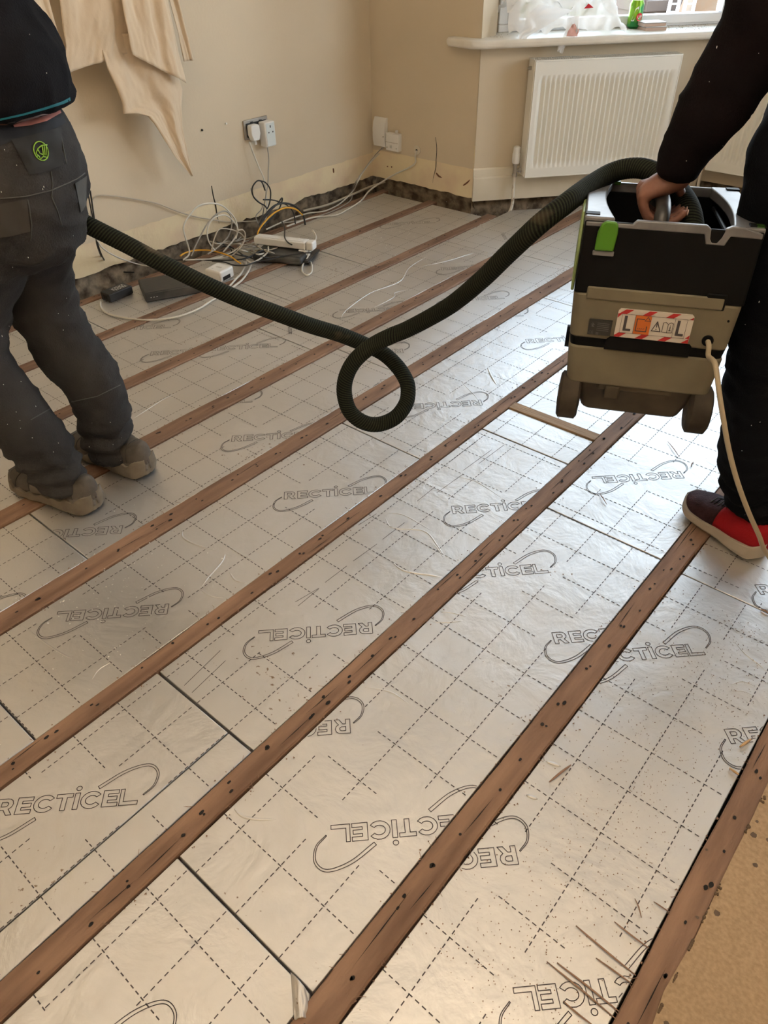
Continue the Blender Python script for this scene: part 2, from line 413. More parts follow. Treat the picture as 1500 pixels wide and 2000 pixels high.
window(1, WP, BD, BN, WLEN, 'l')
we = WP + BD * WLEN
WPc = Vector((we.x + 0.03, we.y + 0.02, 0)); wlc = (XC0 + XC1) - 2 * WPc.x
window(2, WPc, Vector((1, 0, 0)), Vector((0, -1, 0)), wlc, 'c')
WPr = Vector((XC0 + XC1 - we.x, we.y, 0)); window(3, WPr, BD2, BN2, WLEN, 'r')
for i, (P, d, n, L) in enumerate(((WP, BD, BN, WLEN), (WPc, Vector((1, 0, 0)), Vector((0, -1, 0)), wlc), (WPr, BD2, BN2, WLEN))):
    b = MB(); b.box((-0.06, WTOP, -0.1), (L + 0.06, HC, 0.06), 0, wallM(P, d, n)); b.build('wall_lintel_%s' % ('left', 'centre', 'right')[i], WALLP, kind='structure')
    area_light('window_portal', P + d * (L / 2) + Vector((0, 0, 1.4)) - n * 0.06, P + d * (L / 2) + Vector((0, 0, 1.4)) + n, L - 0.1, 1.2, 1, portal=True)
# corner posts between the windows
for x, nm in ((we.x + 0.012, 5), (XC0 + XC1 - we.x - 0.012, 6)):
    b = MB(); b.cyl((x, we.y + 0.01, SILLZ), (x, we.y + 0.01, WTOP), 0.045, 8); b.build('trim_%d' % nm, UPVC, kind='structure')

# window board round the bay
A_ = [(-2.400, 3.345), (-2.410, 3.29), (-2.385, 3.262), (-2.235, 3.235)]
fr = BC + BN * 0.055
e1 = fr + BD * (BL + 0.02)
A_ += [(fr.x + 0.012, fr.y - 0.03), (e1.x, YC - 0.055)]
mir = [((XC0 + XC1) - x, y) for x, y in A_][::-1]
back = [((XC0 + XC1) - WP.x + 0.03, WP.y), (XC0 + XC1 - we.x, we.y + 0.03), (we.x, we.y + 0.03), (WP.x - 0.03, WP.y), (-2.345, YR + 0.03)]
b = MB(); b.prism(A_ + mir + [((XC0 + XC1) + 2.345, YR + 0.03)] + back, SILLZ - 0.034, SILLZ)
b.build('trim_1', SILLP, bevel=0.013, segs=4, kind='structure')
# added unseen pendant, its opaque bowl throws warm light up to brighten the ceiling
LP_ = Vector((-.28, .32, 1.78)); lt = thing('added_uplighter', LP_, 'added unseen uplighter with a cream bowl shade, above the photographer', 'lamp')
b = MB(); b.cyl(LP_ + Vector((0, 0, .05)), (LP_.x, LP_.y, HC), .004, 8); b.build('flex', CEIL, lt)
b = MB(); b.cyl(LP_ + Vector((0, 0, .04)), LP_ + Vector((0, 0, .09)), .02, 16); b.build('lamp_holder', CEIL, lt)
b = MB(); b.tube([LP_ + Vector((0, 0, z)) for z in (-.085, -.082, -.07, -.045, -.01, .012)], [.02, .07, .12, .16, .19, .20], 40, cap=False)
b.add([LP_ + Vector((.02 * math.cos(k * .628), .02 * math.sin(k * .628), -.085)) for k in range(10)], [tuple(range(10))])
b.build('bowl_shade', CEIL, lt, smooth=60, solid=.006)
em = bpy.data.materials.new('bulb_glow'); em.use_nodes = True; em.node_tree.nodes['Principled BSDF'].inputs['Emission Color'].default_value = (1, .78, .55, 1); em.node_tree.nodes['Principled BSDF'].inputs['Emission Strength'].default_value = 20
b = MB(); b.ell(LP_ + Vector((0, 0, -.01)), (.03, .03, .036)); b.build('bulb', em, lt, smooth=180)
pl_ = bpy.data.lights.new('added_ceiling_wash', 'POINT'); pl_.energy = 72; pl_.color = (1, .84, .66); pl_.shadow_soft_size = .04
po = bpy.data.objects.new('added_ceiling_wash', pl_); COL.objects.link(po); po.location = LP_ + Vector((0, 0, .045))

# ------------------------------------------------------------------ joists
JO = [  # left edge, right edge, far end, near end, tone
    ('A', 0.008, 0.054, 4.15, -1.5), ('B', -0.343, -0.291, 4.15, -1.5), ('C', -0.713, -0.665, 4.15, -1.5), ('D', -1.056, -1.013, 4.05, -1.5),
    ('E', -1.429, -1.367, 4.10, -1.5), ('F', -1.779, -1.715, 3.80, -1.5), ('G', -2.123, -2.066, 3.30, -1.5), ('H', -2.500, -2.447, 3.30, -1.5), ('I', -2.825, -2.785, 3.30, -1.5)]
JL = {'A': 'floor joist along the edge of the brown chipboard, nearest the bottom right corner',
      'B': 'brown floor joist running under the red shoe',
      'C': 'brown floor joist passing below the lifted vacuum, next one left of the red shoe',
      'D': 'brown floor joist passing by the left wheel of the vacuum, under the batten end',
      'E': 'brown floor joist seen through the loop of the hose',
      'F': 'brown floor joist just in front of the two grey trainers',
      'G': 'floor joist passing behind the grey trainers and ending near the radiator pipe',
      'H': 'floor joist under the front of the black box and cables, second from the left wall',
      'I': 'short stretch of floor joist against the left wall, near the power adapter'}
def joist(key, x0, x1, ye, ys):
    rnd = random.Random(key); b = MB(); n = int((ye - ys) / 0.02); top = 0.004
    vs = []
    for i in range(n + 1):
        y = ys + (ye - ys) * i / n; sd = ord(key)
        l = x0 + 0.003 * noise.noise(Vector((y * 5, sd, 0))) + 0.0012 * noise.noise(Vector((y * 40, sd, 1)))
        r = x1 + 0.004 * noise.noise(Vector((y * 4, sd, 9))) + 0.0015 * noise.noise(Vector((y * 35, sd, 7)))
        t = top + 0.0008 * noise.noise(Vector((y * 8, sd, 3)))
        vs += [(l, y, -0.12), (l, y, t - 0.002), (l + 0.002, y, t), (r - 0.003, y, t), (r, y, t - 0.003), (r, y, -0.12)]
    fs = []
    for i in range(n):
        for k in range(6): fs.append((6 * i + k, 6 * i + (k + 1) % 6, 6 * i + 6 + (k + 1) % 6, 6 * i + 6 + k))
    fs += [(0, 1, 2, 3, 4, 5), tuple(6 * n + k for k in range(5, -1, -1))]
    fs = [f[::-1] for f in fs]
    b.add(vs, fs, 0)
    y = max(ys, -0.4)
    while y < ye:                   # nail holes in pairs
        for q in range(rnd.choice((1, 2, 2))):
            cx = (x0 + x1) / 2 + rnd.uniform(-0.011, 0.011); cy = y + rnd.uniform(-0.016, 0.016); rr = rnd.uniform(0.0022, 0.0036)
            st = rnd.uniform(1, 2.0)
            b.add([(cx + rr * math.cos(a * math.pi / 4) * rnd.uniform(.7, 1.2), cy + rr * st * math.sin(a * math.pi / 4), top + 0.0014) for a in range(8)], [tuple(range(8))], 1)
        if rnd.random() < 0.35:     # split along the grain
            cx = (x0 + x1) / 2 + rnd.uniform(-0.014, 0.014); L = rnd.uniform(0.05, 0.16); xa = rnd.uniform(-.004, .004)
            b.add([(cx, y, top + 0.0013), (cx + xa / 2 + 0.0011, y + L / 2, top + 0.0013), (cx + xa, y + L, top + 0.0013), (cx + xa / 2 - 0.0008, y + L / 2, top + 0.0013)], [(0, 1, 2, 3)], 1)
        y += rnd.uniform(0.06, 0.12)
    b.build('floor_joist', [WOOD, HOLE], smooth=40, cat='joist', label=JL[key], group='floor joists')
for j in JO: joist(*j)
# noggin between joists D and C near the vacuum
b = MB(); b.box((-1.012, 1.776, -0.06), (-0.714, 1.815, 0.004)); b.build('timber_noggin', WOODP, bevel=0.002, cat='timber', label='short pale timber batten set across two joists beneath the vacuum')
# wall plate slivers
b = MB(); b.box((0.0, -0.02, -0.05), (0.9, 0.02, -0.02), 0, Matrix.Translation(BC + BD * 0.28 + BN * 0.035) @ Matrix.Rotation(math.atan2(BD.y, BD.x), 4, 'Z'))
b.build('wall_plate', mat('rusty_wood', (0.24, 0.11, 0.055), 0.8, col2=(0.14, 0.07, 0.04), scale=12), bevel=0.003, cat='timber', label='reddish timber plate at the foot of the wall under the radiator')

# ------------------------------------------------------------------ foil boards
def letters():
    """outlines of the printed word in text space, baseline 0, cap height 0.032, word centred on 0"""
    H = 0.0315; S = 0.0072; out = []
    def E(x): return [(x, 0), (x + .027, 0), (x + .027, S), (x + .009, S), (x + .009, H / 2 - S / 2), (x + .025, H / 2 - S / 2), (x + .025, H / 2 + S / 2), (x + .009, H / 2 + S / 2), (x + .009, H - S), (x + .027, H - S), (x + .027, H), (x, H)]
    def Cc(x, w=0.036):
        cx, cy = x + w * 0.52, H / 2; o = []
        for k in range(15):
            a = math.radians(36 + 288 * k / 14); o.append((cx + w * 0.52 * math.cos(a), cy + (H / 2 + .0008) * math.sin(a)))
        for k in range(15):
            a = math.radians(324 - 288 * k / 14); o.append((cx + (w * 0.52 - .0082) * math.cos(a), cy + (H / 2 - S) * math.sin(a)))
        return o
    x = -0.126
    out.append([(x, 0), (x + .0085, 0), (x + .0085, .010), (x + .014, .010), (x + .021, 0), (x + .0305, 0), (x + .0225, .0115), (x + .027, .015), (x + .029, .021), (x + .027, .027), (x + .0225, .0305), (x + .017, H), (x, H)])
    out.append([(x + .0085, .0165), (x + .0165, .0165), (x + .0195, .018), (x + .0205, .021), (x + .0195, .0238), (x + .0165, .0252), (x + .0085, .0252)])
    out.append(E(-0.090)); out.append(Cc(-0.0600))
    x = -0.022; out.append([(x + .0105, 0), (x + .0190, 0), (x + .0190, H - S), (x + .029, H - S), (x + .029, H), (x, H), (x, H - S), (x + .0105, H - S)])
    out.append([(.0105, 0), (.0190, 0), (.0190, H), (.0105, H)])
    out.append([(.0148 + .0048 * math.cos(k * math.pi / 6), .0405 + .0044 * math.sin(k * math.pi / 6)) for k in range(12)])
    out.append(Cc(.0225)); out.append(E(.0615))
    x = .0920; out.append([(x, 0), (x + .0325, 0), (x + .0325, S), (x + .0068, S), (x + .0068, H), (x, H)])
    # the two swooshes, point symmetric about (0, .0137)
    c = spline([(-0.050, -0.0115, 0), (-0.093, -0.040, 0), (-0.133, -0.0500, 0), (-0.1525, -0.034, 0), (-0.1500, -0.008, 0), (-0.133, 0.010, 0)], 8)
    n = len(c); a = []; bb = []
    for i, p in enumerate(c):
        t = (c[min(i + 1, n - 1)] - c[max(0, i - 1)]).normalized(); nn = Vector((-t.y, t.x, 0)); wd = 0.0032 * (1 - 0.72 * i / n)
        a.append(p + nn * wd); bb.append(p - nn * wd)
    sw = [(p.x, p.y) for p in a + bb[::-1]]; out.append(sw)
    out.append([(-x_, .0274 - y_) for x_, y_ in sw])
    return out
LET = letters()
def ribbons(b, pts, w, poly, z, closed=True, Mt=None):
    P = [Vector((p[0], p[1])) for p in pts]
    if Mt: P = [Mt(p) for p in P]
    n = len(P)
    for i in range(n if closed else n - 1):
        a, c = P[i], P[(i + 1) % n]; d = c - a; L = d.length
        if L < 1e-5: continue
        d /= L; nn = Vector((-d.y, d.x)) * (w / 2); k = max(1, int(L / 0.006))
        for j in range(k):
            p = a + d * (L * j / k) - d * (w * .3 if j == 0 else 0); q = a + d * (L * (j + 1) / k) + d * (w * .3 if j == k - 1 else 0)
            if inpoly(p.x, p.y, poly) and inpoly(q.x, q.y, poly):
                b.add([(p.x + nn.x, p.y + nn.y, z), (q.x + nn.x, q.y + nn.y, z), (q.x - nn.x, q.y - nn.y, z), (p.x - nn.x, p.y - nn.y, z)], [(0, 3, 2, 1)])
def uv_of(x, y, lg):
    cx, cy, s = lg; u = Vector((1, 1)).normalized() * s; v = Vector((-u.y, u.x)); d = Vector((x - cx, y - cy)); return d.dot(u), d.dot(v) - 0.0137
BOARDS = []
def board(poly, gx, gy, logos, label, z=0.0, group='foil faced insulation boards', extra=None, grid=True):
    rnd = random.Random(label); dz = rnd.uniform(-0.0015, 0.0005)
    t = thing('insulation_board', (sum(p[0] for p in poly) / len(poly), sum(p[1] for p in poly) / len(poly), -0.075), label, 'insulation board', group)
    z += dz
    b = MB(); b.prism(poly, z - 0.070, z); o = b.build('foil_faced_core', FOIL, t, bevel=0.0012, segs=1)
    k = MB(); zz = z + 0.0005; w = 0.0019
    xs = [p[0] for p in poly]; ys = [p[1] for p in poly]
    x0, x1, y0, y1 = min(xs), max(xs), min(ys), max(ys)
    inner = poly
    def near(x, y):
        for lg in logos:
            u, v = uv_of(x, y, lg)
            if (u / 0.175) ** 2 + (v / 0.066) ** 2 < 1: return True
        return False
    if grid:
        dash, per = 0.0075, 0.0125
        for ax in (0, 1):
            g0 = (gx, gy)[ax]; lo, hi = ((x0, x1), (y0, y1))[ax]; s0, s1 = ((y0, y1), (x0, x1))[ax]
            m = math.ceil((lo - g0) / 0.1)
            while g0 + m * 0.1 < hi:
                c = g0 + m * 0.1; s = s0
                while s < s1:
                    mid = s + dash / 2
                    a = (c, s) if ax == 0 else (s, c); e = (c, s + dash) if ax == 0 else (s + dash, c)
                    if inpoly(*a, inner) and inpoly(*e, inner) and not near(*a):
                        h = w / 2
                        if ax == 0: k.add([(c - h, s, zz), (c + h, s, zz), (c + h, s + dash, zz), (c - h, s + dash, zz)], [(0, 1, 2, 3)])
                        else: k.add([(s, c - h, zz), (s + dash, c - h, zz), (s + dash, c + h, zz), (s, c + h, zz)], [(0, 1, 2, 3)])
                    s += per
                m += 1
    for lg in logos:
        cx, cy, s = lg; u = Vector((1, 1)).normalized() * s; v = Vector((-u.y, u.x))
        for L in LET: ribbons(k, L, 0.0014, inner, zz, Mt=lambda p: Vector((cx, cy)) + u * p.x + v * p.y)
    if extra: extra(k, zz)
    if k.f: k.build('printed_marks', INK, t, label='thin dark printed grid and outlined lettering')
    BOARDS.append((poly, t, z)); return t
def lane(xl, xr, cuts, far, near_=-1.5, gap=0.0035):
    """board rectangles in one lane between the joists"""
    ys = [near_] + cuts + [far]; return [[(xl + gap, ys[i] + 0.002), (xr - gap, ys[i] + 0.002), (xr - gap, ys[i + 1] - 0.002), (xl + gap, ys[i + 1] - 0.002)] for i in range(len(ys) - 1)]
def baycut(poly, m=0.07):          # boards stop short of the splayed bay wall
    n = (-BN.x, -BN.y); return clip(poly, n, -(BC.x * BN.x + BC.y * BN.y) - m)
# logos: (x, y of word centre, reading direction +1 = away from the camera, -1 = towards)
def LG(px, py, u0, s):             # pixel on the baseline, its text coordinate u0
    q = atz(px, py); u = Vector((1, 1)).normalized() * s; c = Vector((q.x, q.y)) - u * u0; return (c.x, c.y, s)
lb = [LG(143, 1581, .013, 1), LG(771, 1601, .013, -1), LG(1147, 1915, .013, -1), LG(1277, 1287, .013, 1), LG(1085, 1257, -.126, 1), LG(1428, 1453, -.126, 1),
      LG(604, 1224, .013, -1), LG(683, 1404, -.126, -1), LG(210, 1188, .013, -1), LG(240, 1026, -.126, -1), LG(1005, 1652, -.126, -1), LG(555, 975, -.126, 1), LG(885, 1003, -.126, 1),
      LG(1073, 1118, .126, 1), LG(452, 862, -.126, 1), LG(1328, 920, -.126, -1), LG(333, 640, .126, 1), LG(293, 694, -.126, 1), LG(542, 678, .126, 1), LG(637, 513, .126, -1), LG(663, 605, .126, -1),
      LG(863, 528, -.126, 1), LG(986, 583, .126, 1), LG(649, 688, .126, -1), LG(745, 750, -.126, 1), LG(939, 781, -.126, -1), LG(1030, 670, -.126, 1), LG(1023, 617, .126, 1), LG(493, 785, .126, 1),
      LG(20, 1190, -.126, -1), LG(330, 1995, .10, 1), LG(1500, 1160, -.11, 1), LG(755, 440, -.12, 1), LG(885, 395, .126, -1)]
_q = atz(300, 1962); _u = Vector((1, 1)).normalized(); lb[30] = (_q.x - _u.x * .12 + _u.y * .075, _q.y - _u.y * .12 - _u.x * .075, 1)
def mk(polys, gxy, labels, lgs, far_bay=False, extra=None):
    for i, (pl, g, lab) in enumerate(zip(polys, gxy, labels)):
        if far_bay: pl = baycut(pl)
        ys = [p[1] for p in pl]
        mine = [lb[q] for q in lgs if min(ys) < lb[q][1] < max(ys) + (0.3 if max(ys) > 3.2 else 0)]
        board(pl, g[0], g[1], mine, lab, extra=(extra or {}).get(i))
mk(lane(-0.291, 0.008, [0.16 - 1.2, 1.402, 2.6], 4.0, -1.5), [(0.06, 0.06), (-0.236, 1.006), (-0.21, 1.44), (-0.2, 2.65)],
   ['foil board mostly behind the photographer, beside the chipboard edge', 'foil board beside the chipboard, sprinkled with brown wood dust and long splinters', 'foil board under the heel of the red shoe', 'foil board in the bay, right side, beyond the red shoe'], [2, 3, 5, 10, 31])
mk(lane(-0.665, -0.343, [0.215, 1.418, 2.62], 4.0), [(-0.632, 0.15), (-0.618, 1.015), (-0.59, 1.45), (-0.6, 2.65)],
   ['foil board at the bottom edge with a torn silver corner beside a dark gap', 'wrinkled foil board in the foreground between two joists, its near end at the dark gap', 'foil board under the toe of the red shoe', 'foil board in the bay beyond the vacuum'], [1, 4, 7, 13, 15, 30])
ln = lane(-1.013, -0.713, [0.432, 1.626, 1.776], 3.2)
near_b = [(-1.0095, -1.5), (-0.784, -1.5), (-0.784, 0.428), (-1.0095, 0.428)]
strip = [(-0.781, -1.5), (-0.7165, -1.5), (-0.7165, 0.428), (-0.781, 0.428)]
mk([near_b, strip, ln[1], ln[2], [(-1.0095, 1.819), (-0.7165, 1.819), (-0.7165, 3.2), (-1.0095, 3.2)]], [(-0.985, 0.331), (-0.985, 0.331), (-0.985, 0.50), (-0.97, 1.7), (-0.96, 1.9)],
   ['foil board at the lower left with one large upright word', 'narrow foil strip wedged along a joist at the lower left', 'foil board in mid floor, long with scored lines and a small tear', 'short scratched foil piece between the gap and the timber batten', 'foil board beneath the vacuum beyond the batten'], [0, 6, 12, 26])
mk(lane(-1.367, -1.056, [0.179, 1.382, 2.58], 4.0), [(-1.35, 0.1), (-1.334 , 0.782), (-1.31, 1.42), (-1.3, 2.6)],
   ['foil board at the left edge, nearer than the thin dark seam', 'foil board speckled with white crumbs, left of centre, with heavy creases', 'foil board seen through the hose loop and right of it', 'foil board far back in the bay, left of the vacuum'], [8, 11, 25, 26, 27], far_bay=True)
mk(lane(-1.715, -1.429, [0.533, 1.735, 2.93], 4.0), [(-1.68, 0.06), (-1.65, 0.60), (-1.66, 1.78), (-1.65, 3.0)],
   ['foil board at the left edge in front of the trainers', 'foil board stretching from the grey trainers towards the hose loop', 'bright foil board behind the hose loop', 'grey foil board at the foot of the wall under the radiator'], [9, 14, 22, 23, 24, 28, 29], far_bay=True)
def serial(px, py, txt, s, ang):
    def fn(k, z):
        q = atz(px, py); vs, fs = text_mesh(txt, 0.022)
        c, sn = math.cos(ang), math.sin(ang); k.add([(q.x + c * v.x - sn * v.y, q.y + sn * v.x + c * v.y, z) for v in vs], fs)
    return fn
mk(lane(-2.066, -1.779, [0.47, 1.671, 2.86], 3.9), [(-2.03, 0.05), (-2.02, 0.55), (-2.04, 1.72), (-2.0, 2.92)],
   ['foil board at the far left edge, nearest of the boards behind the shoes', 'foil board passing under the back of the grey trainers', 'foil board with a long branching white crease beyond the hose', 'dull foil board with a ragged end by the radiator pipe'], [18, 20, 21], far_bay=True,
   extra={2: serial(567, 643, '36553949', 0, math.radians(135)), 3: serial(985, 462, '35552921', 0, math.radians(135))})
mk(lane(-2.447, -2.123, [0.70, 1.925, 2.40], 3.26), [(-2.42, 0.05), (-2.40, 0.80), (-2.38, 1.97), (-2.39, 2.46)],
   ['foil board at the far left, behind the dark trousers', 'foil board between the dark trousers and the black router', 'small square foil patch next to the joint beside the white hub', 'foil board in the alcove with a thin seam, left of the pipe'], [16, 17, 19, 32, 33])
mk(lane(-2.785, -2.500, [1.30, 2.2], 3.26), [(-2.76, 0.05), (-2.74, 1.38), (-2.75, 2.3)],
   ['foil board hidden in part by the legs, along the left wall', 'foil board under the power adapter and the black router', 'grey foil board in the corner under the white cables'], [])
# raised creases in the foil and scored scratches, each on the board it crosses
CRE = [([(665, 628), (674, 608), (722, 573), (780, 550), (800, 522), (845, 494)], .0028), ([(805, 524), (868, 511), (905, 500), (930, 491), (972, 467)], .0024), ([(728, 602), (768, 581), (776, 570), (848, 559)], .0022),
       ([(254, 821), (282, 803), (318, 780), (346, 766)], .0022), ([(752, 1010), (767, 1030), (827, 1036), (853, 1063), (870, 1092)], .0024), ([(764, 1096), (790, 1114), (843, 1123), (868, 1128)], .003), ([(757, 1002), (790, 1006), (850, 1040)], .0018),
       ([(357, 1033), (358, 1050), (387, 1065), (430, 1077)], .003), ([(441, 1063), (467, 1080), (500, 1097)], .0026), ([(393, 1146), (407, 1127), (433, 1097), (440, 1080)], .0028), ([(448, 1117), (460, 1133), (488, 1140)], .0028), ([(390, 1150), (410, 1163), (440, 1168)], .0022),
       ([(180, 1326), (193, 1307), (220, 1291)], .0022), ([(456, 1578), (474, 1594), (504, 1600), (540, 1600)], .003), ([(1066, 1487), (1095, 1497)], .004), ([(1028, 1553), (1050, 1561)], .004), ([(42, 1219), (93, 1259), (133, 1283), (143, 1282)], .0022),
       ([(1434, 1252), (1455, 1277), (1480, 1296), (1499, 1314)], .002), ([(1425, 1338), (1450, 1331), (1474, 1340)], .0016), ([(1422, 1350), (1450, 1350), (1470, 1358)], .0014), ([(952, 717), (960, 735), (970, 752)], .0045), ([(895, 738), (912, 757), (928, 773), (940, 790)], .0016),
       ([(845, 1060), (858, 1075), (868, 1092)], .0016), ([(832, 1212), (870, 1215), (905, 1212)], .002), ([(838, 1195), (880, 1196), (915, 1205)], .0018), ([(700, 1340), (760, 1350), (800, 1375)], .0018), ([(890, 930), (930, 940), (985, 975)], .0018), ([(1100, 1330), (1130, 1345), (1180, 1350)], .0014)]
SCR = [[(577, 1175), (623, 1148)], [(582, 1183), (622, 1150)], [(635, 1137), (677, 1105)], [(690, 1095), (736, 1062)], [(747, 1053), (790, 1020)], [(700, 1025), (735, 1003)], [(530, 1147), (563, 1127)], [(853, 962), (905, 925)], [(815, 978), (850, 950)], [(935, 905), (985, 868)], [(360, 1338), (430, 1270)], [(375, 1352), (440, 1290)], [(880, 900), (930, 862)], [(905, 918), (960, 878)]]
def board_at(p):
    for poly, t, z in BOARDS:
        if inpoly(p.x, p.y, poly): return poly, t, z
    return None
for pts, r in CRE:
    P = [atz(*q) for q in pts]; B_ = board_at(P[len(P) // 2])
    if not B_: continue
    P = [p for p in spline(P, 6) if inpoly(p.x, p.y, B_[0])]
    if len(P) < 4: continue
    for p in P: p.z = B_[2] - r * .25
    n = len(P); b = MB(); b.tube(P, [r * (.15 + .85 * math.sin(math.pi * (i + .3) / (n - .4)) ** .6) for i in range(n)], 10)
    for v in b.v: v.z = B_[2] - .001 + max(0, v.z - B_[2]) * .85 + (.0008 if v.z > B_[2] else 0)
    b.build('raised_crease', FOIL, B_[1], smooth=180)
for q in SCR:
    P = [atz(*p) for p in q]; B_ = board_at(P[0].lerp(P[1], .5))
    if B_:
        b = MB(); ribbons(b, [(p.x, p.y) for p in P], .0013, B_[0], B_[2] + .0004, closed=False)
        if b.f: b.build('scored_line', INK, B_[1])
# ------------------------------------------------------------------ chipboard deck on the right
e = rough_line((0.0505, -1.5), (0.052, 3.1), 90, 0.006, 5)
b = MB(); b.prism([(p.x, p.y) for p in e] + [(XR - 0.01, 3.1), (XR - 0.01, -1.5)], -0.012, 0.008)
dk = thing('chipboard_sheet', (0.7, 0.5, -0.012), 'brown chipboard floor sheet filling the bottom right corner', 'floor sheet')
b.build('sheet', MDF, dk)
b = MB(); rnd = random.Random(3)
for px, py, r in ((1472, 1631, .006), (1400, 1783, .005), (1362, 1792, .003), (1475, 1690, .004), (1478, 1605, .003), (1500, 1640, .004), (1302, 2000, .004), (1380, 1660, .0025)):
    q = atz(px, py, 0.008); b.add([(q.x + r * rnd.uniform(.7, 1.2) * math.cos(k * .785), q.y + r * rnd.uniform(.7, 1.2) * math.sin(k * .785), 0.0086) for k in range(8)], [tuple(range(8))])
b.build('stain_spots', mat('stain', (0.12, 0.085, 0.06), .9), dk, kind='stuff')
b = MB()
for px, py, r in ((1345, 1760, .014), (1405, 1735, .014), (1460, 1618, .010), (1330, 1825, .010), (1315, 1900, .009), (1290, 1965, .007), (1495, 1560, .008)):
    q = atz(px - 6, py, 0.008)
    for j in range(9):
        x = max(q.x + rnd.uniform(-r, r) * .6, 0.052); y = q.y + rnd.uniform(-r, r); s = rnd.uniform(.001, .0028)
        b.ell((x, y, 0.008), (s, s * 1.3, 0.0025), nu=7, nv=4)
b.build('torn_edge_fibres', mat('torn_fibre', (0.13, 0.085, 0.05), .95), dk, kind='stuff')

# ------------------------------------------------------------------ radiators
def radiator(name, P, d, n, w, h, z0, label, grp, flutes, valve=True, thick=0.085):
    """front face plane at P; local x along, y up, z towards the room"""
    P = Vector((P[0], P[1], 0)); Mx = wallM(P, d, n); t = thing(name, P + Vector((0, 0, z0)), label, 'radiator', grp)
    b = MB(); z1 = z0 + h
    mg = 0.032; pitch = (w - 2 * mg) / flutes
    top, bot = z1 - 0.062, z0 + 0.045
    # pressed front panel as a grid with fluted relief
    xs = [0.004, mg * 0.6]
    for i in range(flutes):
        a = mg + i * pitch; xs += [a, a + pitch * .16, a + pitch * .34, a + pitch * .5, a + pitch * .72]
    xs += [w - mg * .6, w - 0.004]; zs = [z0 + 0.004, bot - 0.004, bot, bot + 0.016, bot + 0.03, (bot + top) / 2, top - 0.03, top - 0.016, top, top + 0.004, z1 - 0.004]
    def relief(i, z):
        if i < 2 or i >= 2 + 5 * flutes: return 0
        k = (i - 2) % 5; e = max(0, min(1, min(z - bot, top - z) / 0.022)); e = e * e * (3 - 2 * e)
        return (0, 0.4, 1, 1, 0.35)[k] * -0.0105 * e
    vs = [Mx @ Vector((x, z, relief(i, z))) for z in zs for i, x in enumerate(xs)]; wq = len(xs)
    fs = [(j * wq + i, j * wq + i + 1, (j + 1) * wq + i + 1, (j + 1) * wq + i) for j in range(len(zs) - 1) for i in range(wq - 1)]
    b.add(vs, fs); b.build('front_panel', WHITEP, t, smooth=50)
    b = MB()                                   # seam edge all round
    for r in ((0, z0, w, z0 + .005), (0, z1 - .005, w, z1), (0, z0, .005, z1), (w - .005, z0, w, z1)): b.box((r[0], r[1], -.006), (r[2], r[3], 0.0015), 0, Mx)
    b.build('seam_edge', WHITEP, t, bevel=0.0015)
    for x0, x1 in ((-0.0035, 0.0005), (w - .0005, w + 0.0035)):
        b = MB(); b.box((x0, z0 + 0.004, -thick), (x1, z1 + .002, -0.004), 0, Mx); b.build('side_panel', WHITEP, t, bevel=0.0015)
    b = MB(); b.box((0.002, z0 + 0.01, -thick), (w - 0.002, z1 - 0.02, -thick + 0.012), 0, Mx); b.build('rear_panel', WHITEP, t)
    b = MB()                                   # top grille bars
    b.box((0, z1 - .003, -0.012), (w, z1 + .001, -0.001), 0, Mx); b.box((0, z1 - .003, -thick), (w, z1 + .001, -thick + .008), 0, Mx); b.box((0, z1 - .003, -thick / 2 - .003), (w, z1 + .001, -thick / 2 + .003), 0, Mx)
    g = int(w / 0.0105)
    for i in range(g + 1):
        x = w * i / g; b.box((x - .0024, z1 - .003, -thick + .004), (x + .0024, z1 + .001, -.006), 0, Mx)
    b.build('top_grille', WHITEP, t)
    b = MB(); b.box((0.004, z1 - 0.03, -thick + .012), (w - .004, z1 - 0.028, -.012), 0, Mx); b.build('grille_shade_sheet', GRILL, t)  # flat dark sheet, its colour stands in for shade between the grille bars
    b = MB(); b.cyl(Mx @ Vector((-0.016, z1 - .035, -.045)), Mx @ Vector((0, z1 - .035, -.045)), .008, 12); b.cyl(Mx @ Vector((-0.022, z1 - .035, -.045)), Mx @ Vector((-.016, z1 - .035, -.045)), .004, 8); b.build('bleed_valve', STEEL, t)
    if valve:
        v = MB(); q = lambda x, y, z: Mx @ Vector((x, y, z))
        vx, vz = valve; y0 = z0 + 0.028
        v.cyl(q(0, y0, vz), q(vx, y0, vz), .007, 12); v.cyl(q(-.008, y0, vz), q(-.022, y0, vz), .012, 6); v.cyl(q(vx, y0 - .03, vz), q(vx, y0 + .03, vz), .0095, 14); v.cyl(q(vx, y0 - .03, vz), q(vx, y0 - .014, vz), .0125, 6); v.cyl(q(vx, y0 + .022, vz), q(vx, y0 + .034, vz), .014, 16)
        vo = v.build('valve_body', STEEL, t, smooth=40)
        k = MB(); k.tube([q(vx, y0 + .034, vz), q(vx, y0 + .040, vz), q(vx, y0 + .078, vz), q(vx, y0 + .082, vz), q(vx, y0 + .108, vz), q(vx, y0 + .113, vz)], [.018, .0195, .0195, .0175, .0165, .010], 24, rfun=lambda i, kk: (0.95 if kk % 2 else 1.0) if i >= 3 else 1)
        k.build('thermostatic_head', PLAST, t, smooth=40)
        p = MB(); p.tube(spline([q(vx, y0 - .03, vz), q(vx, 0.10, vz), q(vx + .002, 0.035, vz), q(vx - .006, 0.0, vz + .004), q(vx - .028, -0.035, vz + .01), q(vx - .05, -.06, vz + .014)], 8), .0078, 12)
        p.build('supply_pipe', [mat('painted_pipe', (0.72, 0.68, 0.60), .5, col2=(0.30, 0.18, 0.10), scale=30, ramp=(.62, .72))], t, smooth=60)
    return t
RD = math.atan2(BD.y, BD.x)
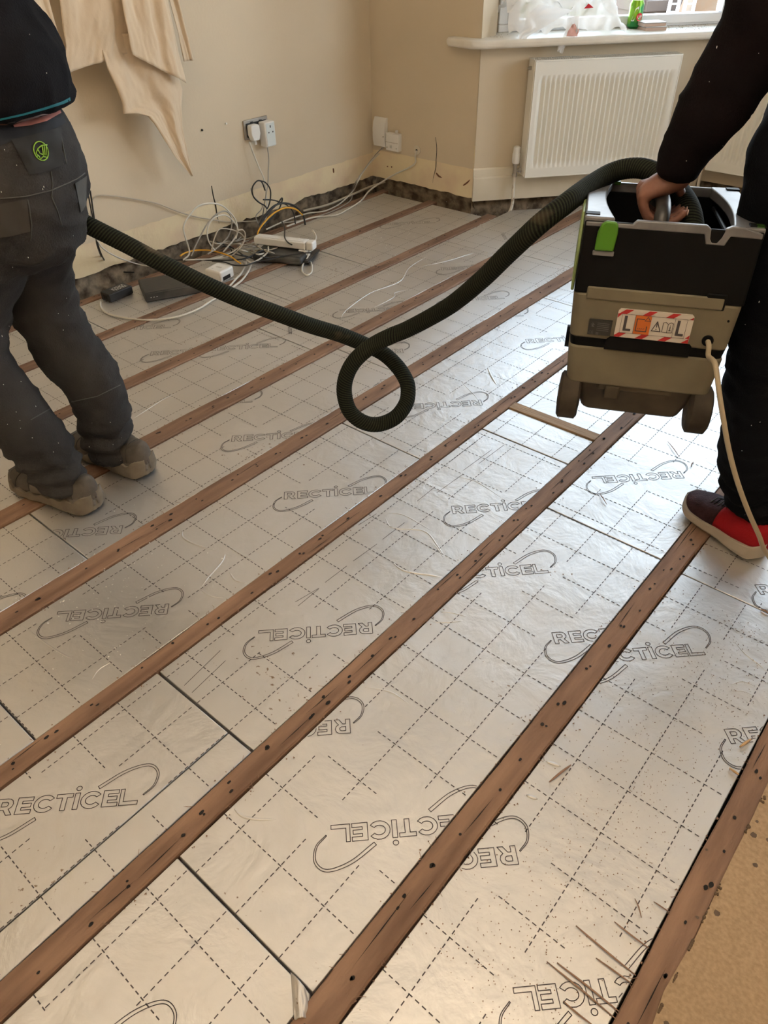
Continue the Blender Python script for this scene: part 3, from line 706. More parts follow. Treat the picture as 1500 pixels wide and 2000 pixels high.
p0 = BC + BN * 0.10 + BD * 0.236
radiator('radiator', p0, BD, BN, 0.716, 0.508, 0.163, 'white panel radiator below the window sill, whole front in view', 'white radiators', 27, valve=(-0.038, -0.045))
q = onp(1376, 332, (0, YC - 0.11, 0), (0, 1, 0))
radiator('radiator', (q.x, YC - 0.11), Vector((1, 0, 0)), Vector((0, -1, 0)), 0.9, 0.508, q.z, 'white panel radiator half hidden behind the dark sleeve at the right edge', 'white radiators', 27, valve=(-0.03, -0.045))
# sooty smear under the radiator on the skirting is part of the paint: thin stain patch
# pale pipe boxing in the corner of the bay
b = MB(); cpt = onp(1360, 345, (0, YC - 0.03, 0), (0, 1, 0)); b.cyl((cpt.x, cpt.y, -0.1), (cpt.x, cpt.y, 0.21), 0.0085, 12)
b.build('heating_pipe', SKIRT, smooth=60, cat='pipe', label='cream painted vertical pipe beside the right-hand radiator')

# ------------------------------------------------------------------ sockets
LW = lambda px, py, off=0.0055: onp(px, py, (XL + off, 0, 0), (1, 0, 0))
AW = lambda px, py, off=0.0055: onp(px, py, (0, YR - off, 0), (0, 1, 0))
sock = thing('double_socket', (XL + 0.006, 2.499, 0.402), 'brushed steel double wall socket with a black insert above the cable pile', 'socket')
b = MB(); b.box((XL + .006, 2.425, .402), (XL + .013, 2.573, .484)); b.build('face_plate', STEEL, sock, bevel=0.003)
b = MB(); b.box((XL + .012, 2.438, .412), (XL + .0155, 2.560, .470)); b.build('black_insert', BLACKP, sock, bevel=0.001)
for y in (2.473, 2.526):
    b = MB(); b.box((XL + .014, y - .007, .455), (XL + .019, y + .007, .474)); b.build('rocker_switch', BLACKP, sock, bevel=0.001)
pl = thing('mains_plug', (XL + .016, 2.463, .40), 'white three-pin plug in the left half of the steel socket', 'plug')
b = MB(); b.prism([(2.438, .462), (2.447, .466), (2.482, .466), (2.491, .460), (2.494, .425), (2.484, .398), (2.448, .398), (2.437, .425)], 0, .030, 0, Matrix(((0, 0, 1, XL + .017), (1, 0, 0, 0), (0, 1, 0, 0), (0, 0, 0, 1)))); b.build('plug_body', PLAST, pl, bevel=0.005, segs=3)
b = MB(); b.cyl((XL + .032, 2.466, .400), (XL + .032, 2.468, .380), .0055, 12); b.build('cable_grip', PLAST, pl, smooth=60)
ad = thing('plug_in_adapter', (XL + .016, 2.545, .35), 'boxy white plug-in adapter with socket holes, right half of the steel socket', 'adapter')
b = MB(); b.box((XL + .017, 2.508, .362), (XL + .062, 2.572, .468)); b.build('adapter_body', PLAST, ad, bevel=0.006, segs=3)
b = MB(); b.box((XL + .060, 2.514, .366), (XL + .0635, 2.566, .463)); b.build('face_panel', mat('cool_white', (0.66, 0.72, 0.72), .4), ad, bevel=0.002)
for y, z, h in ((2.540, .448, .010), (2.528, .424, .006), (2.553, .424, .006)):
    b = MB(); b.box((XL + .0630, y - .003, z - h / 2), (XL + .0640, y + .003, z + h / 2)); b.build('pin_hole', BLACKP, ad)
def wallbox(name, x0, x1, z0, z1, dpt, label, cat, curved=False, m=None):
    t = thing(name, ((x0 + x1) / 2, YR - .006, z0), label, cat); b = MB()
    if curved:
        Mx = Matrix(((0, 0, 1, x0), (-1, 0, 0, YR - .005), (0, 1, 0, 0), (0, 0, 0, 1)))
        b.prism([(0, z0), (dpt * .75, z0 + .004), (dpt, z0 + .04), (dpt, z0 + (z1 - z0) * .62), (dpt * .8, z1 - .02), (dpt * .45, z1), (0, z1)], 0, x1 - x0, 0, Mx)
    else: b.box((x0, YR - .005 - dpt, z0), (x1, YR - .005, z1))
    b.build('box_cover', m or PLAST, t, bevel=0.003, segs=3); return t
p1 = AW(738, 284); p2 = AW(770, 228)
wb1 = wallbox('phone_line_box', -2.886, -2.803, .218, .362, .032, 'tall white phone line box in the wall corner, curved cover', 'phone box', True)
b = MB(); b.cyl((-2.81, YR - .037, .275), (-2.81, YR - .040, .275), .0022, 8); b.build('screw', HOLE, wb1)
wb2 = wallbox('phone_socket', -2.795, -2.708, .212, .298, .030, 'small square white phone socket beside the tall box', 'phone socket')
b = MB(); b.box((-2.795, YR - .0355, .253), (-2.708, YR - .0348, .2545)); b.build('cover_seam', GRILL, wb2)
b = MB(); b.box((-2.765, YR - .038, .226), (-2.752, YR - .0346, .240)); b.build('jack_port', GREYW, wb2, bevel=.001)
for x in (-2.785, -2.722):
    b = MB(); b.cyl((x, YR - .0345, .228), (x, YR - .0365, .228), .002, 8); b.build('screw', HOLE, wb2)
b = MB(); b.box((-2.735, YR - .03, .298), (-2.727, YR - .012, .314)); b.build('plastic_tag', PLAST, wb2, bevel=.002)
gq = AW(815, 293)
gt = thing('cable_entry_cap', gq, 'round beige cable outlet cap on the alcove wall, right of the phone socket', 'cable outlet')
b = MB(); b.cyl((gq.x, YR - .005, gq.z), (gq.x, YR - .011, gq.z), .0225, 28); b.build('round_plate', SKIRT, gt, bevel=.002)
b = MB(); b.cyl((gq.x, YR - .010, gq.z), (gq.x, YR - .0125, gq.z), .006, 14); b.build('cable_hole', HOLE, gt)
# screws and cracks in the walls
for (px, py, lab) in ((441, 241, 'small pale screw in the left wall beside the steel socket'), (394, 254, 'dark wall plug hole in the left wall under the hanging cloth')):
    q = LW(px, py); t = MB(); t.cyl((q.x, q.y, q.z), (q.x + .006, q.y, q.z), .004, 10)
    t.build('wall_screw', PLAST if px > 420 else HOLE, cat='screw', label=lab, smooth=40)
def crack(f, pts, lab, m=HOLE, w=.0035):
    P = [f(*p) for p in pts]; b = MB(); S = spline(P, 5); n = len(S)
    b.tube(S, [w * (0.25 + math.sin(math.pi * min(1, i / n + .15)) ** .7 * .8) for i in range(n)], 6); b.build('wall_crack', m, cat='crack', label=lab)
crack(LW, [(413, 363), (417, 385), (421, 400), (424, 420), (428, 437)], 'dark torn slit in the left wall behind the white cable loops', w=.003)
crack(AW, [(851, 268), (853, 290), (852, 310), (851, 328), (847, 344), (845, 357)], 'thin brown crack running down the alcove wall', w=.0018)
rust = mat('rust_brown', (0.20, 0.09, 0.05), .8)
for f, pts, lab in ((AW, [(852, 338), (857, 344), (863, 347)], 'rusty gouge right of the crack low on the alcove wall'), (AW, [(905, 362), (912, 357), (918, 351)], 'rusty gouge in the plaster nearest the bay corner'),
                    (LW, [(651, 329), (652, 338)], 'short brown mark in the plaster band of the left wall')):
    crack(f, pts, lab, rust, .004)
for px, py in ((757, 325), (765, 326)):
    q = AW(px, py, .003); b = MB(); b.cyl(q, q + Vector((0, -.002, 0)), .004, 8); b.build('wall_hole', rust, cat='hole', label='small rusty hole low in the corner, one of a pair', group='pair of holes in the plaster band')

# ------------------------------------------------------------------ window sill things
def S(px, py, z=SILLZ): return atz(px, py, z)
q = S(993, 61); tp = thing('tape_roll', (q.x, q.y, SILLZ), 'roll of red and white striped tape at the left end of the sill', 'tape roll')
c = Vector((q.x, q.y, 0)) + _h * .035; R0, R1, HT = .054, .036, .060
b = MB(); n = 48
vs = []; fs = []; mi = []
for k in range(n):
    a = 2 * math.pi * k / n
    for (r, z) in ((R0, 0), (R0, HT), (R1, HT), (R1, 0)): vs.append((c.x + r * math.cos(a), c.y + r * math.sin(a), SILLZ + z))
for k in range(n):
    j = (k + 1) % n
    for m_ in range(4): fs.append((4 * k + m_, 4 * j + m_, 4 * j + (m_ + 1) % 4, 4 * k + (m_ + 1) % 4))
b.add(vs, fs); b.build('roll', PLAST, tp, smooth=50)
RED = mat('red_print', (0.62, 0.01, 0.025), .45)
b = MB(); base = math.atan2(-_h.y, -_h.x)   # side that faces the room
for s0 in (-0.42, 1.1, 2.6, 4.1):
    vs = []; fs = []
    for k in range(9):
        for z in range(5):
            a = base + s0 + (-0.30 + 0.75 * k / 8) + 0.75 * z / 4; vs.append((c.x + (R0 + .0005) * math.cos(a), c.y + (R0 + .0005) * math.sin(a), SILLZ + .002 + (HT - .004) * z / 4))
    for k in range(8):
        for z in range(4): fs.append((5 * k + z, 5 * k + 5 + z, 5 * k + 6 + z, 5 * k + 1 + z))
    b.add(vs, fs)
b.build('red_stripe', RED, tp, smooth=60)
# drinks can
q = S(1236, 55); CR = .033; cc = Vector((q.x, q.y, 0)) + BN * .005
cn = thing('drinks_can', (cc.x, cc.y, SILLZ), 'green and yellow 7UP drinks can standing on the window sill', 'can')
b = MB(); b.tube([(cc.x, cc.y, SILLZ + z) for z in (0, .004, .010, .098, .110, .114, .1145)], [.022, .026, CR, CR, .027, .027, .024], 40)
b.build('can_body', mat('can_green', (0.20, 0.42, 0.02), .3, metal=.4, col2=(0.02, 0.22, 0.05), scale=14, ramp=(.45, .55)), cn, smooth=40)
cb = math.atan2(-_h.y, -_h.x)
def wrap(vs, sx=1.0, z0=0.0, rr=0.0006, x0=0.0):
    return [(cc.x + (CR + rr) * math.cos(cb + (v.x * sx + x0) / CR), cc.y + (CR + rr) * math.sin(cb + (v.x * sx + x0) / CR), SILLZ + z0 + v.y) for v in vs]
b = MB(); vs = []; fs = []
seven = [(-.030, .030), (.000, .030), (.0, .022), (-.010, .004), (-.018, -.026), (-.030, -.026), (-.022, .002), (-.014, .019), (-.030, .019)]
def fan(pts, z0, rr, mi=0, x0=0):
    P = [Vector((p[0], p[1])) for p in pts]
    b.add(wrap(P, 1, z0, rr, x0), [tuple(range(len(P)))], mi)
fan([(-.032, .030), (.004, .030), (.004, .020), (-.032, .020)], .062, .0008, 0, -.002)
fan([(.004, .030), (.004, .020), (-.012, -.030), (-.024, -.030), (-.010, .020)], .062, .0008, 0, -.002)
b.build('white_numeral', PLAST, cn)
b = MB(); fan([(.0155 * math.cos(k * math.pi / 12), .0165 * math.sin(k * math.pi / 12)) for k in range(24)], .048, .0016, 0, .011); b.build('red_roundel', RED, cn)
tv, tf = text_mesh('UP', .018); b = MB(); b.add(wrap([Vector((v.x, v.y)) for v in tv], 1, .048, .0021, .011), tf); b.build('up_lettering', PLAST, cn)
# square tiles stacked beside the can
tl = mat('tile_edge', (0.50, 0.36, 0.28), .7); tt = mat('tile_face', (0.72, 0.70, 0.68), .35)
a0 = S(1224, 55); ang = RD
for i, (dx, rz, lab) in enumerate(((0.006, .03, 'wooden coaster with pale top, lower of the two beside the can'), (0, 0, 'wooden coaster with dark-edged pale top, upper of the two beside the can'))):
    c0 = S(1268, 57, SILLZ) + BD * dx + BN * .012; t = thing('coaster', (c0.x, c0.y, SILLZ + .0165 * i), lab, 'coaster', 'coasters stacked on the sill')
    Mx = Matrix.Translation((c0.x, c0.y, SILLZ + .017 * i)) @ Matrix.Rotation(ang + rz, 4, 'Z')
    b = MB(); b.box((-.053, -.045, 0), (.053, .045, .0125), 0, Mx); b.build('wood_base', tl, t, bevel=.001)
    b = MB(); b.box((-.053, -.045, .0129), (.053, .045, .0165), 0, Mx); b.build('top_face', tt, t, bevel=.001)
    b = MB(); b.box((-.0532, -.0452, .0122), (.0532, .0452, .0134), 0, Mx); b.build('dark_seam', HOLE, t)
# crumbs on the sill
def crumbs(name, label, fn, n, m, s0=.0015, s1=.004, cat='debris', seed=1):
    rnd = random.Random(seed); b = MB()
    for _ in range(n):
        p = fn(rnd); s = rnd.uniform(s0, s1)
        R_ = Matrix.Rotation(rnd.uniform(0, 6.28), 3, 'Z') @ Matrix.Rotation(rnd.uniform(-.5, .5), 3, 'X')
        v = [R_ @ Vector(c_) * s for c_ in ((1, 0, 0), (-.5, .8, 0), (-.5, -.8, 0), (0.1, 0.1, .7))]
        b.add([Vector(p) + q + Vector((0, 0, .0004)) for q in v], [(0, 1, 2), (0, 3, 1), (1, 3, 2), (2, 3, 0)])
    o = b.build(name, m, cat=cat, label=label, kind='stuff'); return o
def onsill(rnd):
    u = rnd.random()
    if rnd.random() < .5: px, py = rnd.gauss(938, 22), rnd.uniform(65, 73)
    else: px, py = rnd.uniform(1290, 1385), rnd.uniform(44, 58)
    return S(max(908, px), py)
crumbs('plaster_crumbs', 'pale plaster crumbs scattered over the window sill', onsill, 420, mat('crumb_grey', (0.45, 0.38, 0.30), .9), .001, .0035)

# plastic bag: crumpled translucent sheet with a hanging flap
def bag_mat():
    m = bpy.data.materials.new('thin_plastic'); m.use_nodes = True; nt = m.node_tree; b_ = nt.nodes['Principled BSDF']
    b_.inputs['Base Color'].default_value = (0.90, 0.88, 0.86, 1); b_.inputs['Roughness'].default_value = .28
    t = nt.nodes.new('ShaderNodeBsdfTransparent'); tr = nt.nodes.new('ShaderNodeBsdfTranslucent'); tr.inputs[0].default_value = (.95, .93, .90, 1)
    x = nt.nodes.new('ShaderNodeMixShader'); y = nt.nodes.new('ShaderNodeMixShader'); x.inputs[0].default_value = .38; y.inputs[0].default_value = .14
    nt.links.new(b_.outputs[0], x.inputs[1]); nt.links.new(tr.outputs[0], x.inputs[2]); nt.links.new(x.outputs[0], y.inputs[1]); nt.links.new(t.outputs[0], y.inputs[2])
    nt.links.new(y.outputs[0], nt.nodes['Material Output'].inputs[0]); return m
BAG = bag_mat()
bl = fr + BD * 0.115 ; Lb = 0.56
def ridge(v): return 1 - abs(2 * (v - math.floor(v)) - 1)
def bagf(u, v):
    # u along the sill, v from the front lip up and over towards the glass
    x = u * Lb; prof = math.sin(math.pi * min(1, (0.10 + .90 * u) ** .8)) ** .5
    H = (0.05 + 0.15 * prof) * (1 if u < .95 else .6)
    depth = -0.015 - v * 0.205
    z = H * math.sin(math.pi * min(1.0, v * .82 + .02)) ** .7 * (0.85 + .15 * math.sin(u * 9))
    w = noise.noise(Vector((u * 6, v * 4, 2))); w2 = noise.noise(Vector((u * 3 + v * 7, u * 11 - v * 3, 7)))
    z += .05 * abs(w) - .035 * abs(w2) * prof; depth += .03 * w2
    p = bl + BD * x + BN * depth
    return Vector((p.x, p.y, max(SILLZ + .002, SILLZ + max(z, 0.0))))
bg = thing('plastic_bag', bl + BD * .28 + BN * -.1 + Vector((0, 0, SILLZ)), 'crumpled translucent white plastic bag slumped along the window sill', 'plastic bag')
b = MB(); b.grid(bagf, 60, 44); b.build('crumpled_film', BAG, bg, smooth=180)
def sheet_px(px, plane, nu=10, nv=12, amp=.006, seed=0, top=2):
    """film flap between a left and a right pixel outline, lying on the given plane function"""
    Lp, Rp = px; Lc = spline([plane(*p) for p in Lp], 6); Rc = spline([plane(*p) for p in Rp], 6)
    def f(u, v):
        i = v * (len(Lc) - 1); a = Lc[min(int(i), len(Lc) - 2)].lerp(Lc[min(int(i) + 1, len(Lc) - 1)], i - min(int(i), len(Lc) - 2))
        j = v * (len(Rc) - 1); c_ = Rc[min(int(j), len(Rc) - 2)].lerp(Rc[min(int(j) + 1, len(Rc) - 1)], j - min(int(j), len(Rc) - 2))
        return a.lerp(c_, u) + BN * (amp * noise.noise(Vector((u * 3, v * 5, seed))) * 2)
    return f
fpl = lambda px, py: onp(px, py, fr + BN * .012, BN)
b = MB(); b.grid(sheet_px(([(1052, 8), (1030, 30), (1024, 52), (1014, 70), (1015, 87)], [(1120, 20), (1085, 40), (1060, 55), (1034, 70), (1016, 88)]), fpl, seed=3), 14, 16); b.build('hanging_flap', BAG, bg, smooth=180)
b = MB(); b.grid(sheet_px(([(1108, 35), (1106, 55), (1098, 75), (1090, 90), (1088, 100)], [(1132, 30), (1130, 55), (1118, 78), (1104, 92), (1098, 105)]), lambda x, y: onp(x, y, fr + BN * .016, BN), seed=8), 10, 16)
b.build('twisted_tail', BAG, bg, smooth=180)
b = MB(); b.grid(sheet_px(([(1118, 48), (1110, 60), (1106, 71)], [(1122, 46), (1130, 58), (1128, 71)]), lambda x, y: onp(x, y, fr + BN * .022, BN), seed=9, amp=.003), 6, 8)
b.build('pink_print', mat('pink_film', (0.75, 0.42, 0.36), .5), bg, smooth=180)
b = MB(); b.grid(sheet_px(([(1149, 7), (1145, 12), (1140, 17)], [(1150, 7), (1155, 11), (1159, 15)]), lambda x, y: onp(x, y, fr + BN * .0, BN), seed=9, amp=.001), 4, 4)
b.build('red_print_patch', RED, bg, smooth=180)

# ------------------------------------------------------------------ hanging dust sheet in front of the left wall
def poly_resample(P, n):
    L = [0]
    for i in range(1, len(P)): L.append(L[-1] + (P[i] - P[i - 1]).length)
    out = []
    for k in range(n + 1):
        s_ = L[-1] * k / n; i = 1
        while i < len(L) - 1 and L[i] < s_: i += 1
        t = (s_ - L[i - 1]) / max(1e-9, L[i] - L[i - 1]); out.append(P[i - 1].lerp(P[i], t))
    return out
def drape(name, left, right, xoff, folds, amp, seed, parent, nu=46, nv=60, m=CLOTH, curl=0):
    f = lambda x, y: LW(x, y, xoff)
    Lc = poly_resample([f(*p) for p in left], nv); Rc = poly_resample([f(*p) for p in right], nv)
    b = MB()
    def g(u, v):
        i = int(round(v * nv)); p = Lc[i].lerp(Rc[i], u); k = noise.noise(Vector((u * 3, v * 2, seed)))
        fd = math.sin(u * folds * math.pi * 2 + k * 2.2 + v * 1.5) * amp * (0.5 + .5 * math.sin(math.pi * min(1, .2 + v))) + amp * 1.3 * k + amp * .35 * noise.noise(Vector((u * 14, v * 11, seed + 5)))
        return p + Vector((fd, 0, 0))
    b.grid(g, nu, nv); return b.build(name, m, parent, smooth=180, solid=.0016)
ds = thing('dust_sheet', (XL + .12, 1.9, .95), 'cream cotton dust sheet hanging in folds in front of the left wall', 'dust sheet')
drape('back_layer', [(95, -330), (108, -100), (115, 0), (128, 90), (121, 146)], [(300, -330), (268, -100), (262, 0), (255, 60), (252, 104)], .13, 1.5, .012, 1, ds)
drape('hem_fold', [(20, -330), (50, -60), (60, 0), (85, 60), (118, 138)], [(100, -330), (95, -100), (95, 0), (115, 70), (126, 146)], .15, 1, .006, 2, ds, nu=16)
drape('middle_drape', [(235, -330), (230, -60), (235, 0), (246, 60), (256, 106)], [(330, -330), (328, -60), (330, 0), (346, 80), (366, 163)], .17, 2.5, .012, 3, ds)
drape('lower_drape', [(190, 70), (206, 132), (218, 158), (236, 200), (238, 222), (262, 222), (286, 226), (300, 242), (318, 270), (340, 304), (374, 344)], [(300, 60), (325, 108), (350, 150), (360, 175), (357, 205), (358, 250), (366, 290), (371, 315), (374, 330), (376, 343)], .13, 1.6, .010, 4, ds)
drape('side_fold', [(325, -330), (318, -60), (328, 0), (345, 60), (358, 120)], [(348, -330), (340, -60), (348, 0), (362, 60), (377, 118)], .11, 1, .008, 6, ds, nu=16)
# bracket the sheet hangs over (above the picture)
tpz = [LW(95, -330, .13), LW(348, -330, .13)]
b = MB(); b.cyl((XL + .13, tpz[0].y - .12, tpz[0].z), (XL + .13, tpz[1].y + .15, tpz[0].z), .012, 12)
for y in (tpz[0].y - .08, tpz[1].y + .11): b.cyl((XL, y, tpz[0].z), (XL + .13, y, tpz[0].z), .009, 10)
b.build('wall_rail', BLACKM, smooth=50, cat='rail', label='black rail on the left wall that holds the dust sheet')

# ------------------------------------------------------------------ boxes on the floor by the wall
def fbox(name, corner_px, ang, w, d, h, z, m, label, cat, bev=.006):
    """corner_px is the pixel of the near left bottom corner"""
    q = atz(*corner_px, z); t = thing(name, (q.x, q.y, z), label, cat, rot=Matrix.Rotation(ang, 3, 'Z'))
    b = MB(); b.box((0, 0, 0), (w, d, h)); o = b.build('casing', m, t, local=True, bevel=bev, segs=3); return t
def angpx(a, b_, z=0): p = atz(*a, z); q = atz(*b_, z); return math.atan2(q.y - p.y, q.x - p.x), (q - p).length
a1, w1 = angpx((286, 591), (398, 571))
rt = fbox('router', (286, 591), a1, 0.235, 0.165, .036, .0015, DUSTBL, 'flat black router box on the foil, behind the hose', 'router', .004)
b = MB(); b.box((.004, .004, .036), (.231, .161, .0372)); b.build('gloss_lid', BLACKP, rt, local=True, bevel=.002)
b = MB()
for k in range(3): b.box((.02 + k * .012, -.0006, .016), (.025 + k * .012, .0006, .018))
b.build('status_lights', PLAST, rt, local=True)
a2, w2 = angpx((197, 583), (235, 597))
pa = fbox('power_adapter', (199, 585), a2, .060, .115, .034, .0015, BLACKM, 'black laptop-style power adapter with a printed label, left of the router', 'power adapter', .004)
b = MB(); b.box((.012, .035, .034), (.050, .105, .0345)); b.build('rating_label', DUSTBL, pa, local=True)
b = MB()
for k in range(7):
    for j in range(5):
        if (k * 3 + j * 5) % 4: b.box((.014 + j * .007, .040 + k * .009, .0345), (.0195 + j * .007, .0425 + k * .009, .0348))
b.build('label_print', PLAST, pa, local=True)
b = MB(); b.box((.020, -.001, .010), (.040, .002, .024)); b.build('lead_inlet', HOLE, pa, local=True)
a3, w3 = angpx((400, 548), (438, 557))
hb = fbox('network_hub', (402, 546), a3, .088, .088, .047, .0015, PLAST, 'small square white network hub with a pill-shaped button', 'hub', .008)
b = MB(); b.box((.030, .040, .0468), (.058, .051, .0476)); b.build('top_button', mat('pearl', (0.58, 0.55, 0.50), .3), hb, local=True, bevel=.004)
b = MB(); b.cyl((.030, .020, .0468), (.030, .020, .0474), .004, 12); b.build('logo_mark', GREYW, hb, local=True)
b = MB(); b.box((.0875, .012, .006), (.0888, .060, .022)); b.build('port_recess', HOLE, hb, local=True)
a4, w4 = angpx((505, 514), (590, 523))
tvb = fbox('set_top_box', (493, 512), a4 + .05, .235, .20, .035, .0015, DUSTBL, 'dusty dark box with rounded corners under the power strip', 'set-top box', .014)
b = MB(); b.box((.012, .012, .035), (.223, .188, .038)); b.build('raised_lid', DUSTBL, tvb, local=True, bevel=.010, segs=3)
b = MB(); b.box((.235, .02, .006), (.262, .18, .016)); b.build('side_flange', BLACKP, tvb, local=True, bevel=.004)
# power strip resting on it
q1 = atz(512, 466, .075); q2 = atz(598, 476, .075)
ps = thing('power_strip', q1, 'white power strip lying askew on top of the dusty dark box', 'power strip')
ax = (q2 - q1).normalized(); sd = Vector((-ax.y, ax.x, 0)); Mx = Matrix((ax, sd, Vector((0, 0, 1)))).transposed().to_4x4(); Mx.translation = q1 - Vector((0, 0, .034))
Lp = (q2 - q1).length + .012
b = MB(); b.box((-.045, 0, .004), (Lp - .02, .055, .036), 0, Mx); b.build('strip_body', PLAST, ps, bevel=.005, segs=3)
b = MB(); b.box((-.03, .010, .036), (Lp - .03, .045, .038), 0, Mx); b.build('socket_panel', PLAST, ps, bevel=.002)
b = MB(); b.box((Lp - .018, .004, .002), (Lp + .016, .050, .038), 0, Mx); b.build('end_plug', PLAST, ps, bevel=.005)
b = MB(); b.box((Lp - .052, -.006, -.03), (Lp - .012, .020, .004), 0, Mx); b.build('plug_below', PLAST, ps, bevel=.004)

# ------------------------------------------------------------------ cables
CW = mat('cable_white', (0.66, 0.63, 0.56), .5); CB_ = mat('cable_black', (0.018, 0.018, 0.018), .45); CG = mat('cable_grey', (0.36, 0.34, 0.30), .55)
CY = mat('cable_yellow', (0.78, 0.40, 0.03), .5); CD = mat('cable_beige', (0.50, 0.44, 0.35), .6)
def cable(pts, r, m, label, group=None, ends=None):
    """pts: (px, py, mode, value): 'z' rests at that height, 'x' in the plane that far from the left wall, 'y' from the alcove wall"""
    P = []
    for p in pts:
        if p[2] == 'z': P.append(atz(p[0], p[1], max(p[3], r + .0012)))
        elif p[2] == 'x': P.append(LW(p[0], p[1], p[3]))
        elif p[2] == 'y': P.append(AW(p[0], p[1], p[3]))
        else: P.append(Vector(p[3]))
    for p in P: p.z = max(p.z, r + .001)
    b = MB(); b.tube(spline(P, 7), r, 8); return b.build('cable', m, smooth=70, cat='cable', label=label, group=group)
def c5(l, mode, v): return [(370 + x / 5, 380 + y / 5, mode, v) for x, y in l]
def c4(l, mode, v): return [(150 + x / 2.727, 350 + y / 2.727, mode, v) for x, y in l]
cable([(487, 277, 'x', .035), (495, 300, 'x', .04), (505, 325, 'x', .05), (516, 352, 'x', .06), (520, 385, 'x', .07), (521, 410, 'x', .10), (517, 440, 'z', .03)], .0036, CW, 'white flex hanging from the left plug of the wall socket')
cable([(522, 286, 'x', .04), (525, 310, 'x', .045), (524, 335, 'x', .06), (523, 360, 'x', .075), (517, 395, 'x', .09), (512, 430, 'z', .03)], .0026, CG, 'thin grey lead dropping from the plug-in adapter')
cable([(748, 287, 'y', .02), (742, 298, 'x', .05), (723, 318, 'x', .06), (708, 338, 'x', .07), (698, 356, 'x', .08), (690, 372, 'z', .02), (665, 397, 'z', .006), (635, 412, 'z', .006), (600, 417, 'z', .008), (560, 430, 'z', .02), (520, 448, 'z', .02)], .0036, CW, 'white cable from the tall phone box along the left wall')
cable([(746, 289, 'y', .03), (730, 306, 'x', .07), (712, 330, 'x', .08), (695, 355, 'x', .09), (688, 372, 'z', .012), (684, 392, 'z', .006), (650, 412, 'z', .006), (600, 428, 'z', .006), (550, 436, 'z', .02)], .0026, CG, 'thinner grey cable beside the white one from the phone box')
cable([(814, 294, 'y', .012), (811, 305, 'y', .014), (811, 318, 'y', .012), (798, 328, 'y', .012), (772, 340, 'y', .03), (745, 356, 'z', .05), (722, 372, 'z', .02), (705, 392, 'z', .006), (680, 408, 'z', .006), (655, 420, 'z', .006), (610, 425, 'z', .008), (560, 442, 'z', .03)], .0042, CW, 'thick white cable curving from the round outlet cap')
cable([(752, 355, 'z', .03), (720, 366, 'z', .012), (690, 379, 'z', .008), (640, 400, 'z', .006), (592, 412, 'z', .008)], .006, CD, 'thick beige cable or pipe laid tight along the masonry')
cable(c4([(70, 300), (72, 200), (80, 130), (95, 95), (130, 85), (220, 92), (320, 108), (430, 130), (520, 165), (610, 195), (700, 212), (800, 226), (900, 225), (960, 222)], 'x', .02), .0026, CD, 'thin beige cable arching up the left wall behind the trousers')
cable([(172, 378, 'x', .12), (180, 420, 'x', .12), (187, 455, 'x', .12), (190, 480, 'x', .12), (205, 520, 'z', .02), (212, 537, 'z', .006)], .0028, CB_, 'black lead running down behind the trousers to the power adapter')
cable([(176, 372, 'x', .14), (183, 420, 'x', .14), (188, 462, 'x', .14), (197, 495, 'x', .11), (212, 518, 'z', .02), (235, 530, 'z', .006), (262, 532, 'z', .006)], .0032, CB_, 'second black lead beside the trousers, curving to the right')
cable([(186, 460, 'x', .15), (198, 482, 'x', .13), (225, 500, 'x', .10), (262, 514, 'z', .03), (292, 520, 'z', .012), (330, 522, 'z', .01)], .003, CW, 'white lead curving from the trousers behind the black hose')
A5 = 'x'
cable(c5([(-60, 640), (0, 560), (-60, 330), (10, 190), (90, 110), (200, 85), (310, 105), (390, 170), (450, 250), (468, 350), (440, 430), (330, 560)], 'x', .20), .0034, CW, 'largest white cable loop standing against the left wall')
cable(c5([(20, 600), (60, 500), (110, 400), (180, 280), (260, 195), (345, 162), (400, 205), (412, 310), (370, 420), (270, 520), (180, 580)], 'x', .23), .003, CG, 'grey cable loop inside the largest white loop')
cable(c5([(250, 545), (195, 470), (172, 380), (190, 290), (250, 222), (340, 200), (410, 240), (470, 330), (455, 430)], 'x', .25), .003, CW, 'rounder white cable loop in front of the grey one')
cable(c5([(215, 560), (240, 440), (280, 350), (330, 332), (420, 345), (500, 380), (540, 440), (500, 500), (420, 560), (300, 610), (120, 640)], 'x', .27), .0028, CD, 'beige cable loop low in front of the other loops')
cable(c5([(470, 350), (520, 345), (545, 400), (510, 500), (420, 590), (280, 625), (130, 632), (-40, 640)], 'x', .28), .003, CD, 'beige cable trailing left from the loops')
cable(c5([(600, -60), (620, 10), (690, 80), (712, 110), (700, 150), (650, 210), (670, 280)], 'x', .10), .0024, CG, 'thin crooked grey wire under the wall socket')
cable(c4([(1003, 60), (985, 15), (960, 10), (935, 45), (940, 90), (965, 120), (1000, 140), (1015, 155), (1030, 110), (1030, 55), (1005, 18), (975, 8)], 'x', .11), .0032, CB_, 'small black cable loop hanging below the wall socket')
cable(c5([(680, 300), (740, 200), (830, 110), (930, 85), (1040, 120), (1110, 210), (1130, 295)], 'x', .22), .0045, CB_, 'thick black cable arching over the power strip')
cable(c5([(720, 50), (800, 52), (880, 72), (960, 110), (1015, 180), (1035, 285)], 'x', .19), .003, CB_, 'thin black cable arching inside the thick one')
cable(c5([(690, 290), (770, 180), (860, 90), (900, 35), (905, 60), (870, 150), (800, 230), (700, 330)], 'x', .20), .0032, CB_, 'black cable folded to a sharp peak over the pile')
cable(c5([(660, 460), (670, 370), (710, 300), (780, 220), (860, 160), (950, 128), (1040, 145), (1105, 200)], 'x', .23), .0036, CY, 'yellow network cable arching over the pile beside the black ones')
